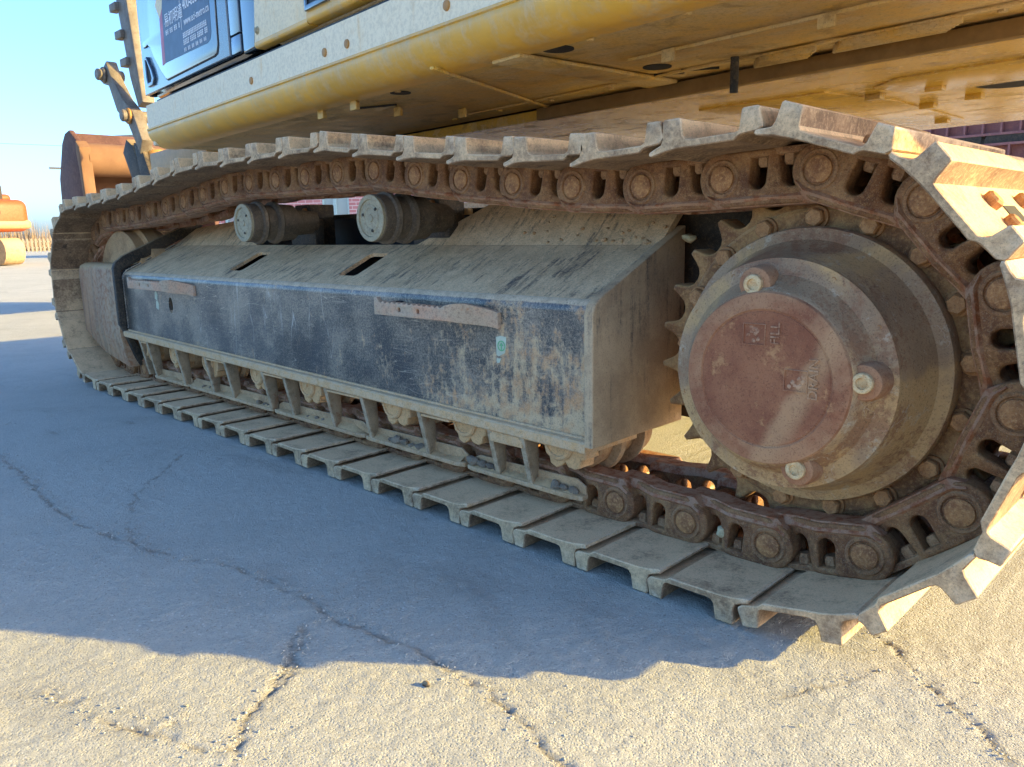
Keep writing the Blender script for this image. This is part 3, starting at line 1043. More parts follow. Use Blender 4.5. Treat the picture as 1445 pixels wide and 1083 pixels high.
for i in range(len(PINS)):
    p, q = PINS[i], PINS[(i + 1) % len(PINS)]
    t = Vector((q[0] - p[0], 0, q[1] - p[1])).normalized()
    yv = Vector((0, 1, 0))
    zv = t.cross(yv)
    m = Matrix((t, yv, zv)).transposed().to_4x4()
    m.translation = Vector(((p[0] + q[0]) / 2, 0, (p[1] + q[1]) / 2))
    jig = Matrix.Rotation(random.uniform(-0.012, 0.012), 4, 'Y')
    bottom = t.x > 0.97
    s = place('track_shoe', SHOES[i % 6], m if bottom else m @ jig)
    for b in SB:
        sub('shoe_bolt', b, s)
    sub('mud_hole', DRAIN, s)
    l = place('track_link', LINK_N, m)
    sub('rail', RAIL_N, l)
    sub('link_pin', PIN_ME, l)
    sub('bushing', BUSH, l)
    sub('nut', NUT_A, l)
    sub('nut', NUT_B, l)
    l2 = place('track_link', LINK_F, m)
    sub('rail', RAIL_F, l2)

# ---- sprocket
NT_ = 25
prof = []
for k in range(NT_):
    a0 = 2 * math.pi * (k + 0.42) / NT_
    da = 2 * math.pi / NT_
    for f, r in ((-0.5, 0.3515), (-0.44, 0.3520), (-0.40, 0.344), (-0.345, 0.330), (-0.27, 0.3175), (-0.16, 0.3105), (0, 0.308), (0.16, 0.3105), (0.27, 0.3175), (0.345, 0.330), (0.40, 0.344), (0.44, 0.3520)):
        a = a0 + f * da
        prof.append((SC[0] + r * math.cos(a), SC[1] + r * math.sin(a)))
spr = join(tf(plate(prof, 0.075, 0.007, (), 2), XZ(0.292)), lathe([(0.262, 0.299), (0.252, 0.297), (0.247, 0.290), (0.247, 0.15)], *SC, 72))
SPR = obj('sprocket', spr, 'sprocket', EXC, smooth=35)
for k in range(17):
    a = math.radians(6.5) + 2 * math.pi * k / 17
    cx, cz = SC[0] + 0.2775 * math.cos(a), SC[1] + 0.2775 * math.sin(a)
    me = join(hexbolt(0.0185, 0.017, 0.243, cx, cz, a + 0.3 * k), lathe([(0.249, 0.023), (0.241, 0.022)], cx, cz, 20))
    obj('sprocket_bolt', me, 'bolt', SPR, smooth=25)

# ---- final drive
hub = lathe([(0.26, 0.258), (0.215, 0.262), (0.206, 0.259), (0.203, 0.250), (0.196, 0.238), (0.180, 0.229), (0.150, 0.2205), (0.118, 0.2130), (0.1045, 0.2095), (0.1010, 0.2092), (0.0990, 0.2085), (0.0985, 0.2060), (0.0970, 0.1970), (0.0900, 0.1800), (0.0690, 0.1640), (0.0530, 0.1575), (0.0500, 0.1540)], *SC, 120)
HUB = obj('final_drive', hub, 'hub', EXC, smooth=28)
capm = lathe([(0.085, 0.1545), (0.0500, 0.1540), (0.0455, 0.1515), (0.0445, 0.148), (0.0440, 0.1235), (0.0458, 0.1222), (0.0462, 0.1195), (0.0452, 0.1180), (0.0450, 0.03)], *SC, 96)
obj('cover', capm, 'cap', HUB, smooth=25)


def hubpt(u, z):
    return SC[0] + u, SC[1] + z


for a_deg, ng in ((100.5, 0), (4, 1), (-68, 2)):
    a = math.radians(a_deg)
    cx, cz = SC[0] + 0.167 * math.cos(a), SC[1] + 0.167 * math.sin(a)
    me = lathe([(0.10, 0.034), (0.066, 0.0315), (0.0590, 0.029), (0.0575, 0.026), (0.0575, 0.018)], cx, cz, 32)
    obj('plug_boss', me, 'cap', HUB, smooth=30)
    me = lathe([(0.060, 0.0175), (0.0505, 0.017), (0.0490, 0.015), (0.0490, 0.0100), (0.0540, 0.0095), (0.0540, 0.001)], cx, cz, 24)
    obj('plug', me, 'plug', HUB, smooth=30)
for a_deg in (118, 148, 172, 196, 222, 252, 300, 330, 30, 62):
    a = math.radians(a_deg)
    cx, cz = SC[0] + 0.1965 * math.cos(a), SC[1] + 0.1965 * math.sin(a)
    obj('cover_screw', lathe([(0.101, 0.0048), (0.0975, 0.0046), (0.0965, 0.003), (0.0985, 0.0025), (0.0985, 0.0005)], cx, cz, 12), 'bolt', HUB)
# cast pads and words on the cover
for (u, z) in ((-0.020, 0.078), (0.059, 0.004)):
    x, zz = hubpt(u, z)
    me = join(tf(plate([(-0.021, -0.019), (0.021, -0.019), (0.021, 0.019), (-0.021, 0.019)], 0.003, 0.0008, [[(-0.019, -0.017), (-0.019, 0.017), (0.019, 0.017), (0.019, -0.017)]]), XZ(0)),
              *[tf(rock(0.0055, 50 + i, (1, 0.28, 1), 1), Matrix.Translation((random.uniform(-0.014, 0.014), 0.0006, random.uniform(-0.012, 0.012)))) for i in range(9)])
    obj('cast_pad', tf(me, Matrix.Translation((x, 0.0447, zz))), 'cap', HUB)
for s, (u, z) in (('FILL', (0.027, 0.062)), ('DRAIN', (0.098, -0.026))):
    x, zz = hubpt(u, z)
    me = text_mesh(s, 0.0235, extrude=0.0018)
    me = tf(me, Matrix.Translation((x, 0.0446, zz)) @ Matrix.Rotation(-math.pi / 2, 4, 'Y') @ Matrix.Rotation(math.pi / 2, 4, 'X'))
    obj('cast_lettering', me, 'cap', HUB, label='raised cast word ' + s)

# ---- idler
idl = lathe([(0.19, 0.05), (0.19, 0.18), (0.205, 0.205), (0.205, 0.285), (0.215, 0.302), (0.262, 0.302), (0.270, 0.328), (0.330, 0.328), (0.338, 0.302), (0.385, 0.302), (0.395, 0.285), (0.395, 0.05)], *IC, 72)
obj('idler_wheel', idl, 'guard', EXC)

# ---- track rollers
RX = (2.69, 2.355, 2.035, 1.56, 1.21, 0.80, 0.475, 0.15)
RZ = 0.224
for x in RX:
    me = lathe([(0.185, 0.045), (0.19, 0.072), (0.205, 0.078), (0.24, 0.074), (0.248, 0.092), (0.262, 0.095), (0.27, 0.07), (0.33, 0.07), (0.338, 0.095), (0.352, 0.092), (0.36, 0.074), (0.395, 0.078), (0.41, 0.045)], x, RZ, 36)
    ro = obj('track_roller', me, 'guard', EXC)
    # end collar with a scalloped lower edge
    co = [(-0.062, 0.045), (-0.062, -0.012), (-0.054, -0.016), (-0.050, -0.030), (-0.040, -0.036), (-0.036, -0.049), (-0.020, -0.056), (-0.006, -0.050), (0.004, -0.040), (0.012, -0.049), (0.030, -0.052), (0.044, -0.046), (0.048, -0.030), (0.058, -0.026), (0.058, 0.045)]
    me = tf(plate([(u * 1.15, v * 1.2) for u, v in co], 0.056, 0.005, (), 2), Matrix.Translation((x, 0, RZ)) @ XZ(0.166))
    obj('end_collar', me, 'frame_tan', ro)
    me = lathe([(0.150, 0.046), (0.134, 0.0445), (0.129, 0.040), (0.128, 0.033), (0.132, 0.031), (0.132, 0.009), (0.129, 0.007), (0.129, 0.001)], x - 0.012, RZ - 0.002, 28)
    obj('end_cap', me, 'frame_tan', ro)

# ---- track frame
X0, X1 = -0.02, 2.785
zb = lambda x: 0.290 - 0.0155 * x            # top of the lower flange
YS = 0.126
SL = (0.385, 0.682)                            # upper edge of the sloped plate
bend = []
for i in range(7):
    a = math.radians(0 + 66 * i / 6)
    bend.append((YS + 0.030 * (1 - math.cos(a)), 0.540 + 0.030 * math.sin(a)))
side = tf(plate([(X0, zb(X0)), (X1, zb(X1)), (X1, 0.540), (X0, 0.540)], 0.012, 0.0, [[(0.499 + 0.020 * math.cos(-a), 0.437 + 0.034 * math.sin(-a)) for a in np.linspace(0, 2 * math.pi, 20, endpoint=False)]]), XZ(YS + 0.006))
V, Fc = [], []
nseg = 60
for k in range(nseg + 1):
    x = X0 + (X1 - X0) * k / nseg
    for (y, z) in bend:
        V.append((x, y, z))
nb = len(bend)
for k in range(nseg):
    for i in range(nb - 1):
        Fc.append((k * nb + i, (k + 1) * nb + i, (k + 1) * nb + i + 1, k * nb + i + 1))
bendm = raw(V, Fc)
y0, z0 = bend[-1]
sdir = Vector((SL[0] - y0, SL[1] - z0))
SLEN = sdir.length
sdir.normalize()


def slope_map(off=0.0):
    ez = Vector((0, -sdir.y, sdir.x))
    m = Matrix(((1, 0, 0), (0, sdir.x, ez.y), (0, sdir.y, ez.z))).to_4x4()
    m.translation = Vector((0, y0, z0)) + ez * off
    return m


def slot(xc, w, v0, v1, lean):
    r = 0.010
    return [(xc - w / 2, v0 + r), (xc - w / 2 + r, v0), (xc + w / 2 - r, v0), (xc + w / 2, v0 + r), (xc + w / 2 + lean, v1 - r), (xc + w / 2 + lean - r, v1), (xc - w / 2 + lean + r, v1), (xc - w / 2 + lean, v1 - r)][::-1]


slots = [slot(0.975, 0.10, 0.055, 0.205, 0.0), slot(1.735, 0.10, 0.055, 0.205, 0.0)]
slope = tf(plate([(X0, 0), (X1, 0), (X1, SLEN), (X0, SLEN)], 0.012, 0.0, slots), slope_map(-0.006))
FR = obj('track_frame', join(side, bendm), 'frame', EXC, smooth=50)
obj('sloped_plate', slope, 'frame_slope', FR, smooth=30)
# lower flange (a bar that follows the slightly falling lower edge)
V = []
for x in (X0 - 0.005, X1 + 0.002):
    z = zb(x)
    for (y, dz) in ((0.105, 0.0), (0.101, -0.004), (0.101, -0.024), (0.105, -0.028), (0.30, -0.028), (0.30, 0.002), (0.122, 0.002)):
        V.append((x, y, z + dz))
Fc = [(i, (i + 1) % 7, 7 + (i + 1) % 7, 7 + i) for i in range(7)] + [tuple(range(7)), tuple(range(7, 14))]
obj('lower_flange', raw(V, Fc), 'frame_tan', FR)
# end plate by the final drive
ep = [(0.099, 0.238), (0.46, 0.238), (0.46, 0.725), (0.13, 0.576), (0.108, 0.560), (0.099, 0.538)]
obj('end_plate', tf(plate(ep, 0.026, 0.004, (), 2), YZ(2.799)), 'frame_end', FR)
# raised plate towards the final drive motor
V = [(1.86, 0.383, 0.681), (2.79, 0.383, 0.681), (2.79, 0.52, 0.815), (2.10, 0.52, 0.815), (1.86, 0.395, 0.670), (2.79, 0.395, 0.670), (2.79, 0.53, 0.80), (2.10, 0.53, 0.80)]
obj('raised_plate', raw(V, [(0, 1, 2, 3), (4, 5, 6, 7), (0, 1, 5, 4), (1, 2, 6, 5), (2, 3, 7, 6), (3, 0, 4, 7)]), 'frame_slope', FR)
V = [(-0.02, 0.383, 0.681), (0.80, 0.383, 0.681), (0.60, 0.50, 0.800), (-0.02, 0.50, 0.762), (-0.02, 0.395, 0.670), (0.80, 0.395, 0.670), (0.60, 0.512, 0.790), (-0.02, 0.512, 0.752)]
obj('raised_plate', raw(V, [(0, 1, 2, 3), (4, 5, 6, 7), (0, 1, 5, 4), (1, 2, 6, 5), (2, 3, 7, 6), (3, 0, 4, 7)]), 'frame_slope', FR)
obj('motor_and_sun_block', join(box(2.66, 3.42, 0.50, 0.60, 0.28, 0.86, 0.02), tf(lathe([(0.34, 0.20), (0.62, 0.20)], SC[0], SC[1], 32), Matrix.Identity(4))), 'black_dusty', FR)  # motor cylinder joined with a guard box added to block the sun
# inner wall and deck behind the carrier rollers
obj('inner_wall', box(-0.05, 2.78, 0.56, 0.60, 0.22, 0.66), 'black', FR)
obj('deck_plate', box(-0.02, 1.86, 0.385, 0.56, 0.655, 0.668), 'black', FR)
# front collar
fc = [(0.100, 0.30), (0.088, 0.32), (0.088, 0.585), (0.10, 0.612), (0.135, 0.640), (0.53, 0.815), (0.53, 0.760), (0.16, 0.592), (0.122, 0.570), (0.120, 0.30), (0.20, 0.135), (0.16, 0.115)]
obj('front_collar', tf(plate(fc, 0.03, 0.004, (), 2), YZ(-0.035)), 'black_dusty', FR)
obj('front_bulkhead', tf(plate([(0.12, 0.24), (0.5, 0.24), (0.5, 0.72), (0.14, 0.58), (0.122, 0.56)], 0.012), YZ(-0.03)), 'black', FR)
# idler guard: a box with a rounded nose
ring = []
for (x, y) in ((-0.05, 0.096), (-0.50, 0.085)):
    ring.append((x, y))
for i in range(1, 8):
    a = math.pi / 2 * i / 7
    ring.append((-0.50 - 0.070 * math.sin(a), 0.085 + 0.075 * (1 - math.cos(a))))
ring += [(-0.57, 0.19), (-0.05, 0.19)]
V, Fc = [], []
n = len(ring)
levels = [(0.115, 0.62), (0.165, 0.30), (0.262, 0.03), (0.285, 0.0), (0.560, 0.0), (0.588, 0.014), (0.602, 0.055)]
for z, cut in levels:
    for (x, y) in ring:
        xx = x
        yy = y
        if cut >= 0.03 and z < 0.4:
            lim = {0.115: -0.03, 0.165: -0.30, 0.262: -0.545}[z]
            xx = max(x, lim)
            yy = y + {0.115: 0.03, 0.165: 0.015, 0.262: 0.0}[z]
        elif z > 0.5 and cut > 0:
            yy = y + cut * 0.5 if y < 0.15 else y
            xx = x + cut * 0.4 if x < -0.4 else x
        V.append((xx, yy, z))
for k in range(len(levels) - 1):
    for i in range(n):
        Fc.append((k * n + i, k * n + (i + 1) % n, (k + 1) * n + (i + 1) % n, (k + 1) * n + i))
Fc.append(tuple(range((len(levels) - 1) * n, len(levels) * n)))
obj('idler_guard', raw(V, Fc), 'idler_guard', FR, smooth=45)

# steps on the frame side
def step(x0, x1, ztop, zbot, drop):
    n = 13
    L = x1 - x0
    pts = [(x0, zbot), (x0, ztop + 0.010), (x0 + 0.012, ztop + 0.012), (x0 + 0.024, ztop)]
    xs = np.linspace(x0 + 0.03, x0 + L * 0.70, 2 * n)
    for i, x in enumerate(xs):
        pts.append((x, ztop - 0.003 + (0.006 if i % 2 else 0.0) - drop * (x - x0) * 0.3))
    e = x0 + L * 0.70
    pts += [(e + 0.02, ztop + 0.007), (e + 0.045, ztop + 0.009), (x1, ztop - 0.014), (x1, zbot - 0.018), (e + 0.06, zbot - 0.008), (e + 0.01, zbot)]
    holes = [circle(x0 + L * f, (ztop + zbot) / 2, 0.0065, 12)[::-1] for f in (0.27, 0.46)]
    me = plate(pts, 0.014, 0.0015, holes)
    bm = bmesh.new()
    bm.from_mesh(me)
    for c in np.linspace(e - 0.01, x1, 9):
        g = bm.verts[:] + bm.edges[:] + bm.faces[:]
        bmesh.ops.bisect_plane(bm, geom=g, plane_co=(c, 0, 0), plane_no=(1, 0, 0))
    bm.to_mesh(me)
    bm.free()
    me.transform(XZ(0.0))
    for v in me.vertices:
        t = min(1, max(0, (v.co.x - e + 0.005) / (x1 - e)))
        s_ = t * t * (3 - 2 * t)
        v.co.y += 0.052 + 0.070 * s_
    back = box(x0 + 0.004, x0 + 0.030, 0.058, YS + 0.002, zbot - 0.004, ztop - 0.004, 0.004)
    st = obj('step', me, 'step', FR)
    obj('step_bracket', back, 'black', FR)
    return st


step(2.085, 2.50, 0.538, 0.502, 0.02)
step(0.255, 0.76, 0.543, 0.506, 0.0)
# torn round sticker
stk = [(2.483, 0.462), (2.50, 0.466), (2.519, 0.464), (2.518, 0.440), (2.513, 0.424), (2.492, 0.414), (2.484, 0.416)]
obj('sticker', tf(plate(stk, 0.0012), XZ(YS - 0.0006)), 'sticker', FR)
obj('sticker', tf(plate([(2.484, 0.408), (2.499, 0.409), (2.494, 0.398), (2.487, 0.396), (2.483, 0.400)], 0.0012), XZ(YS - 0.0006)), 'sticker', FR)
me = join(tf(plate(circle(2.502, 0.441, 0.0135, 20), 0.001, 0, [circle(2.502, 0.441, 0.0105, 20)[::-1]]), XZ(YS - 0.0018)),
          tf(plate([(2.500, 0.430), (2.504, 0.430), (2.504, 0.441), (2.509, 0.441), (2.502, 0.450), (2.495, 0.441), (2.500, 0.441)], 0.001), XZ(YS - 0.0018)))
obj('sticker_print', me, 'sticker_green', FR)
for (x, z) in ((0.352, 0.470), (0.357, 0.430)):
    obj('paint_mark', tf(plate([(x - 0.016, z - 0.012), (x + 0.008, z - 0.020), (x + 0.018, z + 0.006), (x + 0.004, z + 0.022), (x - 0.012, z + 0.016)], 0.001), XZ(YS - 0.0005)), 'sticker', FR)

def weld(points, r, seed):
    rr = random.Random(seed)
    pts = []
    for (p, q) in zip(points[:-1], points[1:]):
        p, q = Vector(p), Vector(q)
        k = max(2, int((q - p).length / 0.007))
        pts += [p.lerp(q, i / k) for i in range(k)]
    pts.append(Vector(points[-1]))
    V, Fc, n = [], [], 6
    for i, p in enumerate(pts):
        d = (pts[min(i + 1, len(pts) - 1)] - pts[max(i - 1, 0)]).normalized()
        a = d.cross(Vector((0.3, 0.2, 0.9))).normalized()
        b = d.cross(a)
        rad = r * (0.75 + 0.35 * (i % 2) + rr.uniform(-0.12, 0.12))
        for j in range(n):
            t = 2 * math.pi * j / n
            V.append(p + (a * math.cos(t) + b * math.sin(t)) * rad)
    for i in range(len(pts) - 1):
        for j in range(n):
            Fc.append((i * n + j, i * n + (j + 1) % n, (i + 1) * n + (j + 1) % n, (i + 1) * n + j))
    return raw(V, Fc)


obj('weld_bead', weld([(2.784, 0.126, zb(2.784)), (2.784, 0.126, 0.54), (2.784, 0.144, 0.569), (2.784, 0.385, 0.683)], 0.006, 1), 'frame', FR, smooth=60)
obj('weld_bead', weld([(-0.018, 0.125, 0.30), (-0.018, 0.125, 0.545), (-0.018, 0.145, 0.570), (-0.018, 0.385, 0.684)], 0.006, 2), 'frame', FR, smooth=60)
obj('weld_bead', weld([(-0.02 + 0.2 * i, 0.1235, zb(-0.02 + 0.2 * i) + 0.002) for i in range(15)], 0.0055, 3), 'frame_tan', FR, smooth=60)

# ---- roller guards below the flange: ledge, low wall and hanging ribs
for (a, b) in ((0.20, 0.56), (0.575, 1.285), (1.30, 1.86), (1.872, 2.33), (2.345, 2.745)):
    prof_ = []
    ledge = [(a, 0.140), (a + 0.02, 0.134), (b - 0.03, 0.134), (b, 0.144), (b, 0.164), (a, 0.164)]
    me = plate(ledge, 0.013, 0.003)
    me.transform(Matrix.Translation((0, 0, 0.094)))
    wall = tf(plate([(a, 0.09), (b, 0.09), (b - 0.004, 0.120), (b - 0.03, 0.134), (a + 0.03, 0.128), (a, 0.115)], 0.007, 0.002), XZ(0.1620))
    obj('roller_guard', join(me, wall), 'guard', FR)
def mud_bank(a, b, seed):
    rr = np.random.default_rng(seed)
    nx, ny = int((b - a) / 0.006), 7
    xs = np.linspace(a + 0.004, b - 0.004, nx)
    low = np.interp(xs, np.linspace(a, b, 9), rr.uniform(0.0, 0.022, 9)) + rr.uniform(-0.0025, 0.0025, nx)
    V = []
    for i, x in enumerate(xs):
        for j in range(ny):
            t = j / (ny - 1)
            V.append((x, 0.139 + 0.021 * t, 0.0995 + max(0.0, low[i]) * (0.15 + 0.85 * t) * (1.0 if j else 0.0) + rr.uniform(-0.0015, 0.0015)))
    Fc = [(i * ny + j, (i + 1) * ny + j, (i + 1) * ny + j + 1, i * ny + j + 1) for i in range(nx - 1) for j in range(ny - 1)]
    return raw(V, Fc)


for k, (a, b) in enumerate(((0.22, 0.55), (0.59, 1.27), (1.32, 1.85), (1.89, 2.32), (2.36, 2.72))):
    m_ = mud_bank(a, b, 20 + k)
    obj('packed_mud', m_, 'guard', FR, kind='stuff', smooth=60)
RIBX = (0.15, 0.235, 0.545, 0.822, 0.995, 1.288, 1.442, 1.703, 1.905, 2.183, 2.468, 2.583)
for k, x in enumerate(RIBX):
    zt = zb(x) - 0.028
    rib = [(0.107, zt), (0.160, zt), (0.163, 0.150), (0.163, 0.097), (0.137, 0.097)]
    obj('guard_rib', join(tf(plate(rib, 0.012, 0.002), YZ(x)), raw([(x - 0.0085, 0.106, zt), (x + 0.0085, 0.106, zt), (x + 0.0075, 0.136, 0.097), (x - 0.0075, 0.136, 0.097), (x - 0.0085, 0.112, zt), (x + 0.0085, 0.112, zt), (x + 0.0075, 0.142, 0.097), (x - 0.0075, 0.142, 0.097)], [(0, 1, 2, 3), (4, 5, 6, 7), (0, 1, 5, 4), (1, 2, 6, 5), (2, 3, 7, 6), (3, 0, 4, 7)])), 'rib', FR)
for a, b in ((0.150, 0.235), (0.822, 0.995), (1.288, 1.442), (1.703, 1.905), (2.183, 2.31), (2.468, 2.583)):
    zt = (zb(a) + zb(b)) / 2 - 0.030
    obj('rib_tab', box(a, b, 0.108, 0.150, zt - 0.008, zt - 0.0005, 0.002), 'frame_tan', FR)
obj('rib_tab', box(2.468, 2.583, 0.1075, 0.120, 0.195, 0.223, 0.003), 'frame_tan', FR)

# ---- carrier rollers
for x, z in ((1.195, 0.766), (1.967, 0.764)):
    me = lathe([(0.141, 0.05), (0.1405, 0.0655), (0.143, 0.068), (0.176, 0.068), (0.180, 0.075), (0.192, 0.0765), (0.199, 0.072), (0.204, 0.063), (0.236, 0.063), (0.242, 0.074), (0.254, 0.0765), (0.262, 0.068), (0.322, 0.064), (0.326, 0.05), (0.42, 0.04)], x, z, 48)
    cr = obj('carrier_roller', me, 'roller', EXC, smooth=30)
    ring_ = lathe([(0.144, 0.0645), (0.1315, 0.0665), (0.1300, 0.0645), (0.1300, 0.0535), (0.1345, 0.0520), (0.1340, 0.040), (0.1325, 0.038), (0.1325, 0.030), (0.1340, 0.028), (0.1340, 0.012), (0.1310, 0.010), (0.1310, 0.0005)], x, z, 40)
    obj('end_cap', ring_, 'roller_cap', cr)
    for k in range(3):
        a = 2 * math.pi * k / 3 + 0.75
        obj('cap_screw', hexbolt(0.005, 0.004, 0.134, x + 0.036 * math.cos(a), z + 0.036 * math.sin(a)), 'black_dusty', cr)
    me = join(box(x - 0.17, x - 0.055, 0.44, 0.55, 0.655, 0.835, 0.006), box(x - 0.15, x + 0.03, 0.405, 0.445, 0.66, 0.775, 0.004))
    obj('roller_bracket', me, 'black_dusty', EXC)
    obj('bracket_bolt', hexbolt(0.013, 0.012, 0.44, x - 0.085, 0.81), 'bolt', EXC)

# ---- centre frame of the undercarriage and slewing ring
cf = join(box(0.35, 2.35, 0.62, 1.95, 0.46, 0.79, 0.02), box(0.85, 2.05, 1.0, 2.0, 0.76, 0.80, 0.01))
obj('centre_frame', cf, 'black', EXC)
obj('centre_frame_edge', box(0.36, 2.34, 0.60, 0.618, 0.780, 0.797, 0.003), 'black_dusty', EXC)
slew = lathe([(0.0, 0.60), (0.33, 0.60)], 0, 0, 64)
obj('slewing_ring', tf(slew, Matrix.Translation((1.49, 1.49, 1.10)) @ Matrix.Rotation(math.pi / 2, 4, 'X')), 'black_dusty', EXC)
obj('hose_guard', box(1.66, 1.90, 0.575, 0.60, 0.775, 0.797, 0.006), 'panel', EXC)
# track on the far side, mostly hidden
far = join(tf(plate([(-0.27 + 0.45 * math.cos(a), 0.456 + 0.45 * math.sin(a)) for a in np.linspace(math.pi / 2, 1.5 * math.pi, 16)] + [(3.237 + 0.45 * math.cos(a), 0.457 + 0.45 * math.sin(a)) for a in np.linspace(-math.pi / 2, math.pi / 2, 16)], 0.6, 0.0), XZ(2.68)))
obj('far_track', far, 'shoe', EXC)

# ------------------------------------------------------------------ upper structure (turned a little on the slewing ring)
TH = math.radians(4.7)
HM = Matrix(((math.cos(TH), math.sin(TH), 0, 1.49), (-math.sin(TH), math.cos(TH), 0, 1.49), (0, 0, 1, 0), (0, 0, 0, 1)))


def H(me):
    return tf(me, HM)


def hobj(name, me, mat, parent=EXC, **kw):
    return obj(name, H(me), mat, parent, **kw)


W = 1.35
# lower side rail: pale band, crease, rolled yellow lower edge; rounded at the front corner
band = [(-W + 0.03, 1.300), (-W, 1.296), (-W, 1.199), (-W + 0.03, 1.197)]
roll = [(-W + 0.03, 1.1985), (-W - 0.004, 1.1985), (-W - 0.004, 1.192), (-W, 1.189), (-W - 0.002, 1.186)]
for i in range(1, 11):
    a = math.pi / 2 * i / 10
    roll.append((-W - 0.002 + 0.076 * (1 - math.cos(a)), 1.186 - 0.074 * math.sin(a)))
roll += [(-W + 0.11, 1.112), (-W + 0.11, 1.16)]
rear = 2.25
BAND = hobj('side_band', extrude_x(band, -1.225, rear), 'rail_band', smooth=30)
# rolled edge with a rounded front end
V, Fc = [], []
n = len(roll)
st = [(-1.235, 0.72), (-1.233, 0.88), (-1.222, 0.97), (-1.20, 1.0), (-0.6, 1.0), (0.0, 1.0), (0.8, 1.0), (1.6, 1.0), (rear, 1.0)]
for s_, k in st:
    for (y, z) in roll:
        zz = 1.1985 + (z - 1.1985) * (k if z < 1.18 else 1)
        V.append((s_, y, zz))
for j in range(len(st) - 1):
    for i in range(n):
        Fc.append((j * n + i, j * n + (i + 1) % n, (j + 1) * n + (i + 1) % n, (j + 1) * n + i))
Fc += [tuple(range(n)), tuple(range((len(st) - 1) * n, len(st) * n))]
hobj('rolled_edge', raw(V, Fc), 'yellow', smooth=40)
for s_ in (-0.075, 0.446, 0.576, 1.04, 1.5):
    hobj('band_bolt', lathe([(-W, 0.0125), (-W - 0.004, 0.0115), (-W - 0.0055, 0.006), (-W - 0.0055, 0.0005)], s_, 1.233, 16), 'arm_yellow', BAND)
hobj('front_end_plate', box(-1.222, -1.19, -W + 0.012, -0.30, 1.125, 1.30, 0.006), 'rail_band')

# body above: dark gap, panels, hood, counterweight
hobj('deck', box(-1.18, 2.25, -W + 0.035, 1.30, 1.165, 1.318), 'black')


def counterweight():
    pts = [(2.2, -1.31)]
    for a in np.linspace(-26, 26, 21):
        pts.append((2.80 * math.cos(math.radians(a)), 2.80 * math.sin(math.radians(a))))
    pts += [(2.2, 1.31)]
    me = plate(pts, 1.15, 0.03, (), 2)
    return tf(me, Matrix.Translation((0, 0, 1.115 + 0.575)))


hobj('counterweight', counterweight(), 'panel')
hobj('hood', box(0.0, 2.2, -1.30, 1.28, 1.325, 2.2, 0.04), 'panel')
p1 = plate([(-0.065, 1.338), (0.322, 1.338), (0.322, 2.15), (-0.02, 2.15), (-0.035, 1.55)], 0.02, 0.006, (), 2)
pa = hobj('side_panel', tf(p1, XZ(-1.325)), 'panel')
p2 = plate([(0.330, 1.345), (1.30, 1.345), (1.30, 2.15), (0.330, 2.15)], 0.024, 0.008, (), 2)
pb = hobj('side_panel', tf(p2, XZ(-1.328)), 'panel')
roll2 = [(-1.340, 1.366)] + [(-1.328 - 0.014 * math.cos(a), 1.350 - 0.014 * math.sin(a)) for a in np.linspace(0, math.pi / 2, 7)] + [(-1.30, 1.336), (-1.30, 1.366)]
hobj('panel_lip', extrude_x(roll2, 0.331, 1.30), 'yellow', pb)
roll3 = [(-1.336, 1.352)] + [(-1.326 - 0.010 * math.cos(a), 1.344 - 0.010 * math.sin(a)) for a in np.linspace(0, math.pi / 2, 6)] + [(-1.30, 1.334), (-1.30, 1.352)]
hobj('panel_lip', extrude_x(roll3, -0.06, 0.322), 'yellow', pa)
hobj('panel_bolt', lathe([(-1.335, 0.013), (-1.338, 0.012), (-1.340, 0.009), (-1.344, 0.008), (-1.345, 0.0005)], -0.03, 1.385, 14), 'roller_cap', pa)
lat = join(tf(plate([(0.335, 1.366), (0.478, 1.366), (0.478, 1.50), (0.335, 1.50)], 0.012, 0.004, [[(0.350, 1.382), (0.350, 1.485), (0.463, 1.485), (0.463, 1.382)]], 2), XZ(-1.344)))
hobj('latch', lat, 'pillar', pb)
hobj('latch_recess', box(0.350, 0.463, -1.3425, -1.338, 1.380, 1.488), 'black', pb)
hobj('latch_lever', box(0.385, 0.425, -1.350, -1.341, 1.388, 1.48, 0.004), 'door', pb)
# cab
CAB = hobj('cab', box(-1.255, -0.16, -1.315, -0.32, 1.32, 2.92, 0.05), 'pillar')
hobj('cab_pillar', tf(plate([(-0.165, 1.335), (-0.062, 1.335), (-0.03, 1.50), (-0.02, 2.2), (-0.165, 2.2)], 0.03, 0.010, (), 3), XZ(-1.318)), 'pillar')
hobj('cab_corner', tf(plate([(-0.253, 1.345), (-0.172, 1.345), (-0.172, 1.402), (-0.253, 1.402)], 0.016, 0.003), XZ(-1.330)), 'door')
hobj('cab_corner', tf(plate([(-0.253, 1.408), (-0.172, 1.408), (-0.165, 2.2), (-0.253, 2.2)], 0.016, 0.003), XZ(-1.330)), 'door')
dpoly = [(-1.250, 1.343), (-0.262, 1.343), (-0.262, 2.4), (-1.205, 2.4), (-1.248, 1.70)]
DOOR = hobj('cab_door', tf(plate(dpoly, 0.018, 0.005, (), 2), XZ(-1.331)), 'door')
